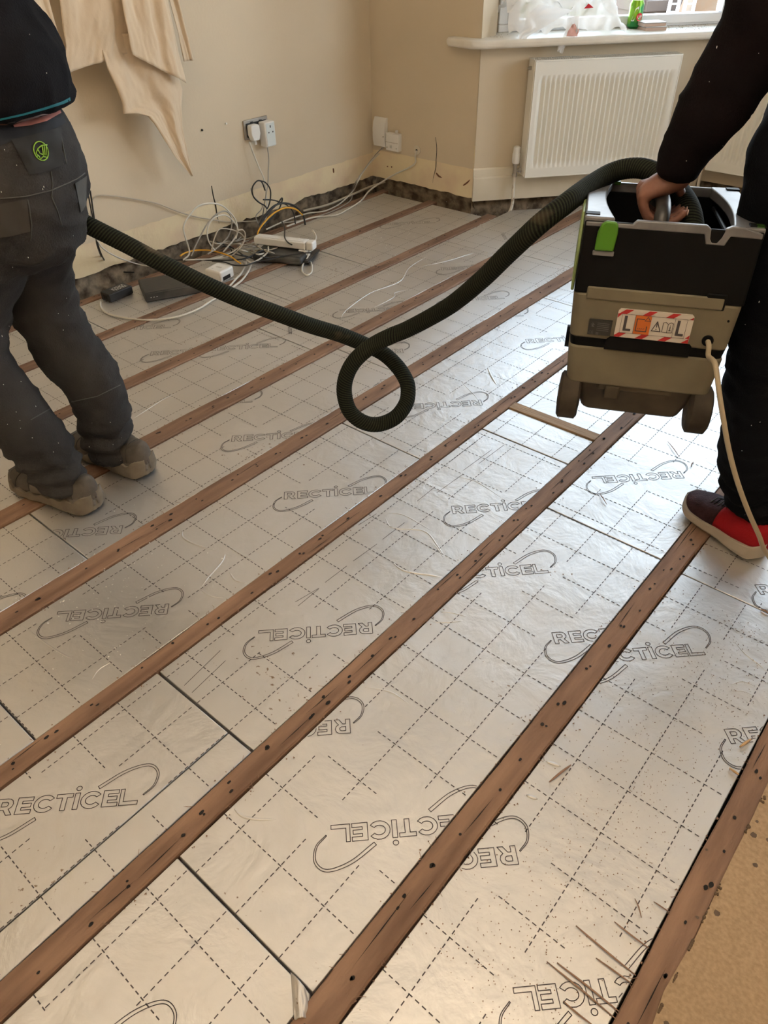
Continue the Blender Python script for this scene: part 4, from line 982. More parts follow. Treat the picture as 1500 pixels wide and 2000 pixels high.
cable(c5([(-90, 600), (-40, 570), (60, 545), (190, 545), (300, 568), (400, 605), (450, 640), (500, 672)], 'z', .05), .0034, CY, 'yellow network cable lying flat across the pile')
cable(c5([(-150, 640), (0, 635), (220, 642), (420, 640), (560, 620), (680, 560), (760, 530)], 'z', .045), .0036, CB_, 'black cable lying straight across the front of the pile')
cable(c5([(220, 650), (340, 660), (440, 690), (560, 690), (640, 660), (760, 640), (900, 605), (1080, 575), (1190, 568)], 'z', .045), .003, CB_, 'black cable stretched over the dusty dark box')
cable(c5([(905, 265), (930, 330), (930, 420), (965, 470), (1000, 490)], 'z', .085), .003, CB_, 'short black cable slung over the power strip')
cable([(611, 450, 'z', .06), (617, 462, 'z', .05), (613, 478, 'z', .045), (606, 492, 'z', .03), (604, 505, 'z', .008), (609, 518, 'z', .005), (608, 532, 'z', .005), (599, 537, 'z', .005), (590, 530, 'z', .005), (592, 516, 'z', .005), (601, 502, 'z', .02), (604, 485, 'z', .04), (598, 474, 'z', .045), (580, 472, 'z', .045), (555, 476, 'z', .045), (535, 479, 'z', .045), (520, 465, 'z', .06)], .0037, CW, 'white power strip flex with a teardrop loop on the foil')
cable(c5([(1070, 420), (1065, 460), (1020, 490), (930, 485), (860, 470)], 'z', .05), .003, CW, 'short white lead under the end of the power strip')
cable(c5([(770, 510), (765, 560), (700, 620), (610, 665), (560, 640)], 'z', .045), .0034, CW, 'short white cable crossing the left corner of the dusty box')
for k, (l, lab) in enumerate((([(555, 650), (540, 700), (505, 770), (450, 830), (385, 890)], 'thick white cable passing right of the hub, left of a pair'), ([(600, 690), (575, 750), (530, 815), (470, 870), (420, 900)], 'thick white cable passing right of the hub, right of a pair'))):
    tail = ([(445, 562), (430, 570)] if k == 0 else [(430, 577), (412, 588), (388, 603), (352, 617), (318, 623), (280, 625), (240, 620), (210, 612), (197, 600), (196, 590)])
    cable(c5(l, 'z', .012)[:-1] + [(x, y, 'z', .005) for x, y in tail], .0042, CW, lab)
rnd = random.Random(5)
for k in range(16):                    # the short tangled leads in the middle of the pile
    x0 = rnd.uniform(410, 500); y0 = rnd.uniform(470, 500); m = (CG, CD, CB_, CW, CB_, CG)[k % 6]
    pts = []; x, y = x0, y0; a = rnd.uniform(-.5, .5)
    for j in range(6):
        pts.append((x, y, 'z', .01 + .05 * rnd.random() * (1 if 0 < j < 5 else .2))); a += rnd.uniform(-.5, .5); x += 15 * math.cos(a); y += -7 * math.sin(a) + rnd.uniform(-3, 3) - 1.2
        y = min(max(y, 458), 512)
    cable(pts, rnd.uniform(.0022, .0034), m, ('grey', 'beige', 'black', 'white', 'black', 'grey')[k % 6] + ' lead tangled in the middle of the cable pile', 'tangled leads, ' + ('grey', 'beige', 'black', 'white', 'black', 'grey')[k % 6])
b = MB(); q = atz(478, 517, .02)
cable([(474, 512, 'z', .03), (480, 517, 'z', .03), (486, 515, 'z', .02), (483, 509, 'z', .03), (475, 508, 'z', .035)], .004, CG, 'grey cable tie loop where the two white cables cross')

# ------------------------------------------------------------------ lifted vacuum
def rotm(a, b, c): return Matrix.Rotation(a, 3, 'Z') @ Matrix.Rotation(b, 3, 'X') @ Matrix.Rotation(c, 3, 'Y')
VO = CAM + (Vector((-0.542, 1.541, 0.338)) - CAM) * 0.85
VR = rotm(0.456, -0.091, 0.008)
VM = Matrix.Translation(VO) @ VR.to_4x4()
vac = thing('vacuum_extractor', VO, 'cream and black dust extractor with a green latch, lifted by its handle', 'vacuum cleaner', rot=VR)
def V(x, y, z): return VM @ Vector((x, y, z))
CREAMP = mat('dirty_cream_plastic', (0.165, 0.145, 0.10), .55, spec=.2, col2=(0.13, 0.112, 0.078), scale=8, bump=.05, bscale=40)
BROWNP = mat('scuffed_brown_plastic', (0.085, 0.066, 0.045), .65, spec=.2, col2=(0.05, 0.04, 0.028), scale=14, bump=.15)
GREYP = mat('scuffed_grey_plastic', (0.10, 0.10, 0.105), .42, col2=(0.17, 0.17, 0.18), scale=14)
GREEN = mat('bright_green', (0.055, 0.19, 0.004), .5)
BLK = mat('deep_black_plastic', (0.003, 0.003, 0.0032), .6, spec=.12)
TYRE = mat('dusty_tyre', (0.03, 0.024, 0.019), .8, spec=.2, col2=(0.065, 0.052, 0.038), scale=20)
def taper(b, z0, z1, w0, w1, y0, y1, y0b, y1b, mi=0, rad=.018, n=5):
    """rounded rectangle, bottom (w0, y0..y1) to top (w1, y0b..y1b)"""
    def ring(w, ya, yb, z):
        o = []
        for cx, cy, a0 in ((w - rad, yb - rad, 0), (-w + rad, yb - rad, 90), (-w + rad, ya + rad, 180), (w - rad, ya + rad, 270)):
            for k in range(n + 1):
                a = math.radians(a0 + 90 * k / n); o.append((cx + rad * math.cos(a), cy + rad * math.sin(a), z))
        return o
    A, B = ring(w0, y0, y1, z0), ring(w1, y0b, y1b, z1); k = len(A)
    b.add(A + B, [tuple(range(k))[::-1], tuple(range(k, 2 * k))] + [(i, (i + 1) % k, k + (i + 1) % k, k + i) for i in range(k)], mi)
b = MB(); taper(b, 0.0, .080, .139, .146, .010, .355, .004, .365); b.build('dust_container', CREAMP, vac, local=True, bevel=.004)
b = MB(); taper(b, .078, .100, .143, .147, .008, .36, .006, .362, rad=.016); b.build('black_seal_band', BLK, vac, local=True, bevel=.002)
b = MB(); taper(b, .098, .186, .147, .152, .003, .367, -.001, .371); ub = b.build('motor_housing', CREAMP, vac, local=True, bevel=.004)
# raised side edges of the cream body that run up beside the black box
for sx in (-1, 1):
    b = MB(); b.prism([(.030, .18), (.34, .18), (.345, .300), (.32, .315), (.10, .310), (.045, .25)], 0, .006, 0, Matrix(((0, 0, sx, sx * .1525), (1, 0, 0, 0), (0, 1, 0, 0), (0, 0, 0, 1))))
    b.build('side_flank', mat('green_grey_plastic', (0.22, 0.29, 0.10), .5) if sx < 0 else BLK, vac, local=True, bevel=.002)
b = MB()
for w in (((-.152, 0, .186), (.152, .010, .316)), ((-.152, .360, .186), (.152, .370, .316)), ((-.152, .008, .186), (-.140, .362, .316)), ((.140, .008, .186), (.152, .362, .316))): b.box(*w)
b.box((-.150, .005, .186), (.150, .365, .194)); b.build('black_box', BLK, vac, local=True, bevel=.003)
b = MB(); b.box((-.128, -.0035, .176), (.118, .006, .200)); b.build('cream_step', CREAMP, vac, local=True, bevel=.003)
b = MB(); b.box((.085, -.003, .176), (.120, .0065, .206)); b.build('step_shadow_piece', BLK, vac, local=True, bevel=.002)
# rim: two broad side lands with a curved inner edge, thin front and rear rails
def arc(x_out, x_in, bulge, n=10):
    p = [(x_out, .004), (x_out, .366)]
    for k in range(n + 1):
        t = k / n; y = .366 - .362 * t; p.append((x_in + bulge * (1 - math.sin(math.pi * t)), y))
    return p
b = MB(); b.prism(arc(-.153, -.116, .016), .306, .323); b.build('left_rim_land', GREYP, vac, local=True, bevel=.003)
b = MB(); b.prism([(x, y) for x, y in arc(.153, .116, -.016)], .300, .322); b.build('right_rim_land', GREYP, vac, local=True, bevel=.003)
b = MB(); b.prism([(-.150, .315), (-.068, .315), (-.062, .322), (.056, .322), (.064, .316), (.066, .300), (.070, .294), (.078, .294), (.084, .304), (.088, .318), (.098, .323), (.118, .322), (.150, .314), (.150, .305), (.098, .306), (.092, .290), (.060, .290), (.054, .307), (-.150, .307)], -.012, 0, 0, Matrix(((1, 0, 0, 0), (0, 0, -1, -.001), (0, 1, 0, 0), (0, 0, 0, 1))))
b.build('front_rail', GREYP, vac, local=True, bevel=.002)
b = MB(); b.box((-.12, .358, .30), (.12, .371, .320)); b.build('rear_rail', GREYP, vac, local=True, bevel=.003)
for x0, y0 in ((-.153, .02), (-.153, .33), (.128, .335), (.128, .012)):
    b = MB(); b.box((x0, y0, .3205), (x0 + .026, y0 + .022, .3245)); b.build('rim_catch', BLK, vac, local=True, bevel=.001)
for x0, y0 in ((-.100, .345), (.138, .012)):
    b = MB(); b.box((x0, y0, .318), (x0 + .014, y0 + .014, .3245)); b.build('green_catch', GREEN, vac, local=True, bevel=.001)
# cable tray curls seen inside on the right
b = MB(); b.tube([(.112, .05 + .29 * k / 10, .285 + .0 * k) for k in range(11)], .004, 8); b.build('inner_rib', BLK, vac, local=True)
b = MB(); b.prism([(-.128, .268), (-.094, .268), (-.092, .300), (-.093, .313), (-.098, .319), (-.115, .320), (-.122, .315), (-.127, .300)], 0, .010, 0, Matrix(((1, 0, 0, 0), (0, 0, -1, -.002), (0, 1, 0, 0), (0, 0, 0, 1))))
b.build('green_latch', GREEN, vac, local=True, bevel=.003, segs=3)
b = MB(); b.box((-.130, -.007, .258), (-.092, 0, .267)); b.build('latch_foot', GREYP, vac, local=True, bevel=.002)
# rear pull handle recess
b = MB(); b.prism([(-.078, .080), (.080, .080), (.082, .101), (.078, .106), (-.070, .106), (-.076, .100)], -.001, .0035, 0, Matrix(((1, 0, 0, 0), (0, 0, -1, .003), (0, 1, 0, 0), (0, 0, 0, 1))))
b.build('black_handle_slot', BLK, vac, local=True, bevel=.001)
for x, z in ((-.058, .108), (.068, .114), (.145 - .012, .158)):
    b = MB(); b.cyl((x, .004, z), (x, -.0015, z), .0022, 10); b.build('case_screw', BLK, vac, local=True)
# cord grommet and cord
b = MB(); b.cyl((.107, .01, .117), (.107, -.0016, .117), .0105, 20); b.build('cord_grommet', BLK, vac, local=True, bevel=.001)
# rating plate and warning sticker
def flat(b, poly, y, mi=0): 
    b.add([(x, y, z) for x, z in poly], [tuple(range(len(poly)))[::1]], mi)
YS = -.0030
b = MB(); b.box((-.114, YS, .108), (-.071, .004, .138)); rp = b.build('rating_plate', mat('plate_black', (0.02, 0.02, 0.02), .4), vac, local=True)
b = MB()
def strokes(b, lines, w, y):
    for a, c in lines:
        a = Vector((a[0], 0, a[1])); c = Vector((c[0], 0, c[1])); d = (c - a).normalized(); n = Vector((-d.z, 0, d.x)) * w / 2; e = d * w * .4
        b.add([(p.x, y, p.z) for p in (a - n - e, c - n + e, c + n + e, a + n - e)], [(0, 1, 2, 3)])
strokes(b, [((-.098, .132 - k * .0035), (-.076, .1315 - k * .0035)) for k in range(5)], .0010, YS - .0004)
strokes(b, [((-.107, .131), (-.104, .128)), ((-.104, .128), (-.108, .125)), ((-.108, .125), (-.104, .124)), ((-.109, .129), (-.106, .127))], .0015, YS - .0004)
strokes(b, [((-.098, .110), (-.094, .110)), ((-.098, .1125), (-.094, .1125))], .0014, YS - .0004)
b.build('plate_print', mat('print_grey', (0.10, 0.10, 0.10), .6), rp, local=True)
tv, tf = text_mesh('CE', .008); b = MB(); b.add([(v.x - .108, YS - .0004, v.y + .1125) for v in tv], tf); b.build('ce_mark', mat('print_grey', (0.10, 0.10, 0.10), .6), rp, local=True)
sx0, sx1, sz0, sz1 = -.064, .073, .1085, .164
sk = MB(); sk.prism([(sx0, sz0 + .004), (sx0 + .004, sz0), (sx1 - .004, sz0), (sx1, sz0 + .004), (sx1, sz1 - .004), (sx1 - .004, sz1), (sx0 + .004, sz1), (sx0, sz1 - .004)], 0, .003, 0, Matrix(((1, 0, 0, 0), (0, 0, -1, 0), (0, 1, 0, 0), (0, 0, 0, 1))))
so = sk.build('warning_sticker', mat('sticker_white', (0.50, 0.46, 0.41), .5), vac, local=True)
STR = mat('sticker_red', (0.36, 0.012, 0.015), .5); y1_ = YS - .0005
b = MB(); m_ = .0095
for band, zz0, zz1 in (('t', sz1 - m_, sz1 - .0004), ('b', sz0 + .0004, sz0 + m_)):
    for k in range(-1, 4):
        x = sx0 + (.002 if band == 't' else -.004) + k * .0425; sl = .012
        pol = [(x, zz0), (x + .014, zz0), (x + .014 + sl, zz1), (x + sl, zz1)]
        pol = clip(clip(pol, (-1, 0), -sx0 - .0004), (1, 0), sx1 - .0004)
        if len(pol) > 2: flat(b, pol, y1_)
for x0_, x1_, za, zb in ((sx0 + .0004, sx0 + .008, sz1 - .018, sz1 - m_), (sx1 - .008, sx1 - .0004, sz0 + m_, sz0 + .017)):
    if x0_ < 0: flat(b, [(x0_, za), (x1_, zb), (x0_, zb)], y1_)
    else: flat(b, [(x0_, za), (x1_, za), (x1_, zb)], y1_)
b.build('red_stripes', STR, so, local=True)
b = MB(); flat(b, [(-.0305, sz0 + m_), (-.0015, sz0 + m_), (-.0015, sz1 - m_), (-.0305, sz1 - m_)], y1_); b.build('orange_panel', mat('sticker_orange', (0.50, 0.12, 0.015), .5), so, local=True)
b = MB(); y2_ = YS - .0010; w_ = .0008
fx0, fx1, fz0, fz1 = -.0555, .0625, sz0 + m_, sz1 - m_
L_ = [((fx0, fz0), (fx1, fz0)), ((fx1, fz0), (fx1, fz1)), ((fx1, fz1), (fx0, fz1)), ((fx0, fz1), (fx0, fz0)), ((-.031, fz0), (-.031, fz1)), ((.041, fz0), (.041, fz1))]
strokes(b, L_, .0006, y2_)
for x in (-.0505, .0455):                           # the two bold L characters
    flat(b, [(x, fz0 + .004), (x + .0145, fz0 + .004), (x + .0145, fz0 + .0085), (x + .0052, fz0 + .0085), (x + .0052, fz1 - .003), (x, fz1 - .003)], y2_)
w_ = .0016
strokes(b, [((-.027, fz0 + .006), (-.0075, fz0 + .006)), ((-.027, fz0 + .006), (-.027, fz1 - .007)), ((-.027, fz1 - .007), (-.014, fz1 - .007)), ((-.0075, fz0 + .006), (-.0075, fz0 + .016))], w_, y2_)
strokes(b, [((-.013, fz1 - .010), (-.003, fz1 - .010)), ((-.003, fz1 - .010), (-.008, fz1 - .002)), ((-.008, fz1 - .002), (-.013, fz1 - .010))], .001, y2_)
strokes(b, [((-.024 + k * .0035, fz0 + .010), (-.0225 + k * .0035, fz0 + .012)) for k in range(4)], .0008, y2_)
strokes(b, [((.002, fz0 + .009), (.018, fz0 + .009)), ((.018, fz0 + .009), (.010, fz1 - .009)), ((.010, fz1 - .009), (.002, fz0 + .009))], w_, y2_)
strokes(b, [((.010, fz0 + .017), (.010, fz0 + .0235)), ((.010, fz0 + .0125), (.010, fz0 + .0132))], .0017, y2_)
strokes(b, [((.021, fz0 + .009), (.021, fz1 - .010)), ((.030, fz0 + .008), (.030, fz1 - .012)), ((.039, fz0 + .009), (.039, fz1 - .010)), ((.021, fz0 + .009), (.030, fz0 + .008)), ((.030, fz0 + .008), (.039, fz0 + .009)), ((.021, fz1 - .010), (.0255, fz1 - .0085)), ((.0255, fz1 - .0085), (.030, fz1 - .012)), ((.030, fz1 - .012), (.0345, fz1 - .0085)), ((.0345, fz1 - .0085), (.039, fz1 - .010))], .0011, y2_)
strokes(b, [((.0345, fz0 + .0125), (.0345, fz0 + .019)), ((.0345, fz0 + .0215), (.0345, fz0 + .022)), ((.033, fz0 + .0125), (.036, fz0 + .0125))], .0016, y2_)
b.build('black_symbols', INK, so, local=True)
# undercarriage and wheels
b = MB(); taper(b, -.074, .004, .098, .126, .050, .33, .018, .345, rad=.02); b.build('undercarriage', BROWNP, vac, local=True, bevel=.006)
b = MB(); b.box((-.075, .014, -.012), (.07, .03, .004)); b.box((-.06, .010, -.030), (-.03, .03, .0)); b.build('chassis_ledge', BROWNP, vac, local=True, bevel=.004)
for x0, x1 in ((-.150, -.106), (.108, .152)):
    b = MB(); c0 = Vector((x0, .035, -.040)); c1 = Vector((x1, .035, -.040)); rr_ = .049
    d = (c1 - c0); b.tube([c0, c0 + d * .02, c0 + d * .12, c0 + d * .88, c0 + d * .98, c1], [rr_ * .6, rr_ * .86, rr_, rr_, rr_ * .86, rr_ * .6], 40)
    w_o = b.build('rear_wheel', TYRE, vac, local=True, smooth=40)
    b = MB(); b.tube([c0 - d * .02, c1 + d * .02], rr_ * .45, 24); b.build('wheel_hub', BROWNP, w_o, local=True, smooth=40)
for x0 in (-.150, .125):
    b = MB(); b.cyl((x0, .325, -.020), (x0 + .025, .325, -.020), .026, 24); b.build('front_castor', BLK, vac, local=True, smooth=40)
    b = MB(); b.box((x0 + .008, .315, -.01), (x0 + .018, .335, .02)); b.build('castor_fork', BLK, vac, local=True)
# carry handle under the hand
b = MB(); hp = spline([(-.020, .030, .250), (-.018, .045, .318), (-.015, .085, .330), (-.012, .17, .331), (-.010, .255, .330), (-.008, .300, .318), (-.008, .315, .250)], 6)
b.tube(hp, .0135, 16); b.build('carry_handle', mat('dark_handle', (0.02, 0.019, 0.018), .45), vac, local=True, smooth=60)
# mains cord of the vacuum
b = MB(); cp = [V(.107, .004, .117), V(.109, -.014, .112), V(.112, -.020, .095)] + [dst(x, y, D) for x, y, D in ((1397, 712, 1.50), (1405, 770, 1.50), (1413, 820, 1.51), (1424, 880, 1.53), (1440, 940, 1.56), (1460, 995, 1.60), (1482, 1045, 1.66), (1500, 1085, 1.74))]
b.tube(spline(cp + [atz(1560, 1160, .006), atz(1680, 1240, .013)], 8), .0048, 12)
b.build('mains_cord', mat('cord_rubber', (0.36, 0.30, 0.21), .55), vac, smooth=70, label='cream mains cord')

# ------------------------------------------------------------------ hose
def hose_material():
    m = bpy.data.materials.new('braided_hose'); m.use_nodes = True; nt = m.node_tree; L = nt.links; b_ = nt.nodes['Principled BSDF']
    b_.inputs['Roughness'].default_value = .9; b_.inputs['Specular IOR Level'].default_value = .15
    at = N(nt, 'ShaderNodeAttribute', attribute_name='weave'); cr = N(nt, 'ShaderNodeValToRGB')
    cr.color_ramp.elements[0].position = .35; cr.color_ramp.elements[0].color = (.006, .006, .005, 1)
    cr.color_ramp.elements[1].position = .8; cr.color_ramp.elements[1].color = (.028, .033, .019, 1)
    n = N(nt, 'ShaderNodeTexNoise'); n.inputs['Scale'].default_value = 9
    mx = N(nt, 'ShaderNodeMix', data_type='RGBA'); mx.inputs['B'].default_value = (.20, .15, .10, 1)
    mr = N(nt, 'ShaderNodeMapRange'); mr.inputs[1].default_value = .70; mr.inputs[2].default_value = .80; mr.inputs[4].default_value = .3
    L.new(n.outputs[0], mr.inputs[0]); L.new(mr.outputs[0], mx.inputs['Factor']); L.new(at.outputs['Fac'], cr.inputs[0]); L.new(cr.outputs[0], mx.inputs['A']); L.new(mx.outputs['Result'], b_.inputs['Base Color'])
    return m
HP = [(60, 385, 2.02), (110, 405, 1.98), (165, 436, 1.95), (250, 479, 1.93), (330, 521, 1.92), (450, 577, 1.93), (560, 619, 1.96), (610, 637, 1.99), (663, 653, 2.02), (708, 671, 2.04), (748, 690, 2.045), (777, 717, 2.04), (794, 745, 2.03), (797, 768, 2.025), (792, 790, 2.02), (775, 813, 2.01), (751, 826, 2.005), (726, 829, 2.0), (701, 820, 1.995), (682, 801, 1.99), (673, 772, 1.98), (674, 744, 1.97), (685, 716, 1.96), (704, 693, 1.95),
      (732, 672, 1.94), (764, 656, 1.92), (802, 640, 1.90), (877, 598, 1.82), (940, 547, 1.73), (992, 496, 1.67), (1055, 437, 1.61), (1105, 398, 1.64), (1135, 375, 1.70), (1164, 355, 1.76), (1194, 338, 1.80), (1227, 329, 1.81), (1262, 331, 1.80), (1300, 350, 1.77), (1330, 380, 1.70), (1348, 415, 1.64), (1356, 465, 1.60)]
hs = spline([dst(*p) for p in HP], 30)
L_ = [0]
for i in range(1, len(hs)): L_.append(L_[-1] + (hs[i] - hs[i - 1]).length)
step = .0015; nn_ = int(L_[-1] / step); hq = []; i = 1
for k in range(nn_ + 1):
    s_ = min(L_[-1], k * step)
    while i < len(L_) - 1 and L_[i] < s_: i += 1
    hq.append(hs[i - 1].lerp(hs[i], (s_ - L_[i - 1]) / max(1e-9, L_[i] - L_[i - 1])))
SD = 48
def weave(i, k): 
    a = math.sin(i * step * 2 * math.pi / .0066 + k * 2 * math.pi * 6 / SD); c_ = math.sin(k * 2 * math.pi * 12 / SD - i * step * 2 * math.pi / .006)
    return .5 + .5 * a * (.75 + .25 * c_)
b = MB(); b.tube(hq, .0205, SD, rfun=lambda i, k: 1 + .03 * (weave(i, k) - .5))
ho = b.build('vacuum_hose', hose_material(), smooth=180, cat='hose', label='thick black-green braided vacuum hose with one loop hanging in mid air')
at_ = ho.data.attributes.new('weave', 'FLOAT', 'POINT'); at_.data.foreach_set('value', [weave(i, k) for i in range(len(hq)) for k in range(SD)])
b = MB(); e0 = hq[0]; dr = (hq[0] - hq[6]).normalized(); b.tube([hq[4], e0, e0 + dr * .05, e0 + dr * .12], [.0215, .0215, .019, .018], 24); b.build('hose_cuff', BLACKM, ho, smooth=50)

# ------------------------------------------------------------------ people
from mathutils.bvhtree import BVHTree
def loft(b, pts, sides=20, ck=(1, 1)):
    """pts: (centre, ra, rb, axis) rings, closed with rounded caps"""
    P = [(Vector(p[0]), p[1], p[2], Vector(p[3])) for p in pts]
    def cap(p, q, k):
        t = (p[0] - q[0]).normalized(); r = min(p[1], p[2]); r *= k; return [(p[0] + t * r * .45, p[1] * .82, p[2] * .82, p[3]), (p[0] + t * r * .72, p[1] * .5, p[2] * .5, p[3]), (p[0] + t * r * .82, p[1] * .15, p[2] * .15, p[3])]
    P = cap(P[0], P[1], ck[0])[::-1] + P + cap(P[-1], P[-2], ck[1]); vs = []; n = len(P)
    for i, (c, ra, rb, A) in enumerate(P):
        t = (P[min(i + 1, n - 1)][0] - P[max(i - 1, 0)][0]).normalized(); a = (A - t * A.dot(t)).normalized(); d = t.cross(a)
        for k in range(sides):
            w = 2 * math.pi * k / sides; vs.append(c + a * (ra * math.cos(w)) + d * (rb * math.sin(w)))
    fs = [(i * sides + k, i * sides + (k + 1) % sides, (i + 1) * sides + (k + 1) % sides, (i + 1) * sides + k) for i in range(n - 1) for k in range(sides)]
    fs += [tuple(range(sides))[::-1], tuple((n - 1) * sides + k for k in range(sides))]; b.add(vs, fs)
def smoothpts(pts, n=4):
    out = []; S_ = [Vector((*p[0],)) for p in pts]; C_ = spline(S_, n)
    for i, c in enumerate(C_):
        u = i / n; j = min(int(u), len(pts) - 2); t = u - j; a, d = pts[j], pts[j + 1]
        out.append((c, a[1] + (d[1] - a[1]) * t, a[2] + (d[2] - a[2]) * t, Vector(a[3]).lerp(Vector(d[3]), t)))
    return out
def skinmesh(name, mb, voxel, m, parent, iters=3, fold=None, label=None):
    me = bpy.data.meshes.new('t'); me.from_pydata([tuple(v) for v in mb.v], [], mb.f); o = bpy.data.objects.new('t', me); COL.objects.link(o)
    r = o.modifiers.new('r', 'REMESH'); r.mode = 'VOXEL'; r.voxel_size = voxel
    s_ = o.modifiers.new('s', 'SMOOTH'); s_.iterations = iters; s_.factor = .5
    bpy.context.view_layer.update(); dg = bpy.context.evaluated_depsgraph_get(); ev = o.evaluated_get(dg); em = ev.to_mesh()
    vs = [v.co.copy() for v in em.vertices]; ns = [v.normal.copy() for v in em.vertices]; fs = [tuple(p.vertices) for p in em.polygons]
    ev.to_mesh_clear(); bpy.data.objects.remove(o); bpy.data.meshes.remove(me)
    if fold: vs = [v + n_ * fold(v) for v, n_ in zip(vs, ns)]
    b = MB(); b.add(vs, fs); ob = b.build(name, m, parent, smooth=180, label=label)
    return ob, BVHTree.FromPolygons(vs, fs)
def hit(bvh, px, py, off=.0015):
    d = ray(px, py); h = bvh.ray_cast(CAM, d)
    if h[0] is None: return None
    return h[0] + (-d) * off
def decal(name, A, B, bvh, m, parent, nu=24, nv=4, off=.0015, label=None):
    """strip between two pixel polylines laid on a surface"""
    A = [Vector((*p, 0)) for p in A]; B = [Vector((*p, 0)) for p in B]; a = poly_resample(A, nu); c = poly_resample(B, nu); b = MB(); g = {}
    for i in range(nu + 1):
        for j in range(nv + 1):
            p = a[i].lerp(c[i], j / nv); q = hit(bvh, p.x, p.y, off)
            if q is not None: g[(i, j)] = len(b.v); b.v.append(q)
    for i in range(nu):
        for j in range(nv):
            ks = [(i, j), (i + 1, j), (i + 1, j + 1), (i, j + 1)]
            if all(k in g for k in ks):
                idx = [g[k] for k in ks]
                if max((b.v[idx[x]] - b.v[idx[y]]).length for x in range(4) for y in range(4)) < .08: b.f.append(tuple(idx)); b.mi.append(0)
    return b.build(name, m, parent, smooth=180, label=label) if b.f else None
def seam(name, pts, bvh, m, parent, r=.0012):
    P = [hit(bvh, p.x, p.y, .0006) for p in poly_resample([Vector((*q, 0)) for q in pts], 24)]; P = [p for p in P if p is not None]
    if len(P) > 2:
        b = MB(); b.tube(P, r, 6); b.build(name, m, parent, smooth=180)
def folds(seed, amp=.007, sc=7, ax=(1, 1, .55), big=.012):
    def f(v):
        q = Vector((v.x * ax[0], v.y * ax[1], v.z * ax[2])); a = noise.noise(q * sc + Vector((seed, 0, 0))); c_ = 1 - abs(noise.noise(Vector((q.x * 1.2, q.y * 1.2, v.z * 1.6)) * sc * 1.5 + Vector((0, seed, 3)))) * 2
        return amp * a + amp * .9 * max(0, c_ - .35) + big * noise.noise(q * 3 + Vector((seed, seed, 0)))
    return f
def bunched(f0, seed):
    def f(v):
        k = max(0, 1 - abs(v.z - .12) / .14); q = noise.noise(Vector((v.x * 9, v.y * 9, seed)))
        m = max(0, 1 - abs(v.z - .50) / .12) * .5
        return f0(v) + (k * .0075 + m * .006) * math.sin(v.z * 120 + q * 7) + k * .004 * noise.noise(Vector((v.x * 22, v.y * 22, v.z * 40)))
    return f
SKIN = mat('skin', (0.17, 0.075, 0.052), .55, spec=.3, col2=(0.21, 0.10, 0.07), scale=30, bump=.05, bscale=120)
HAIR = mat('dark_hair', (0.02, 0.013, 0.01), .6, bump=.6, bscale=60)
TRL = mat('worn_grey_trousers', (0.026, 0.025, 0.026), .85, spec=.2, col2=(0.050, 0.047, 0.046), scale=7, bump=.3, bscale=260, ramp=(.4, .75))
HOODL = mat('black_sweatshirt', (0.007, 0.007, 0.009), .95, spec=.1, bump=.3, bscale=300)
TRR = mat('dark_navy_trousers', (0.003, 0.0035, 0.005), .9, spec=.1, bump=.3, bscale=300)
HOODR = mat('very_dark_brown_sweatshirt', (0.005, 0.003, 0.0035), .95, spec=.1, bump=.3, bscale=300)
EYE = mat('eye_white', (0.8, 0.78, 0.75), .2)
UPV = Vector((0, 0, 1))
def head(b, c, f, rr_=.10):
    """skull, jaw, nose, ears, lips added to the body union; c centre, f facing"""
    s_ = f.cross(UPV); R_ = Matrix((f, s_, UPV)).transposed()
    b.ell(c, (.098, .077, .118), M=R_); b.ell(c + f * .030 - UPV * .062, (.062, .056, .058), M=R_)
    loft(b, [(c + f * .094 + UPV * .012, .006, .007, s_), (c + f * .108 - UPV * .012, .010, .009, s_), (c + f * .108 - UPV * .026, .014, .008, s_)], 10)
    for k in (-1, 1): b.ell(c + s_ * (.078 * k) - UPV * .01, (.020, .007, .033), M=R_, nu=12, nv=8)
    loft(b, [(c + f * .083 - s_ * .022 - UPV * .052, .006, .007, UPV), (c + f * .090 - UPV * .052, .008, .009, UPV), (c + f * .083 + s_ * .022 - UPV * .052, .006, .007, UPV)], 10)
    for k in (-1, 1): b.ell(c + f * .080 + s_ * (.032 * k) + UPV * .022, (.016, .022, .008), M=R_, nu=12, nv=8)
def headbits(c, f, parent):
    s_ = f.cross(UPV); R_ = Matrix((f, s_, UPV)).transposed()
    for k in (-1, 1):
        b = MB(); b.ell(c + f * .080 + s_ * (.032 * k) + UPV * .004, (.011, .013, .010), M=R_, nu=14, nv=10); e = b.build('eye', EYE, parent, smooth=180)
        b = MB(); b.ell(c + f * .0895 + s_ * (.032 * k) + UPV * .004, (.003, .0055, .0055), M=R_, nu=12, nv=8); b.build('iris', HOLE, e, smooth=180)
    b = MB()
    def g(u, v):
        th = -math.pi * .72 + 2 * math.pi * .72 * u; ph = v * (1.45 - .45 * math.cos(th))
        d = Vector((-math.sin(ph) * math.cos(th), math.sin(ph) * math.sin(th), math.cos(ph))); k = 1.06 + .02 * noise.noise(d * 9)
        return c + R_ @ Vector((d.x * .102 * k, d.y * .083 * k, d.z * .122 * k))
    b.grid(g, 48, 24); b.build('hair', HAIR, parent, smooth=180, solid=.006)
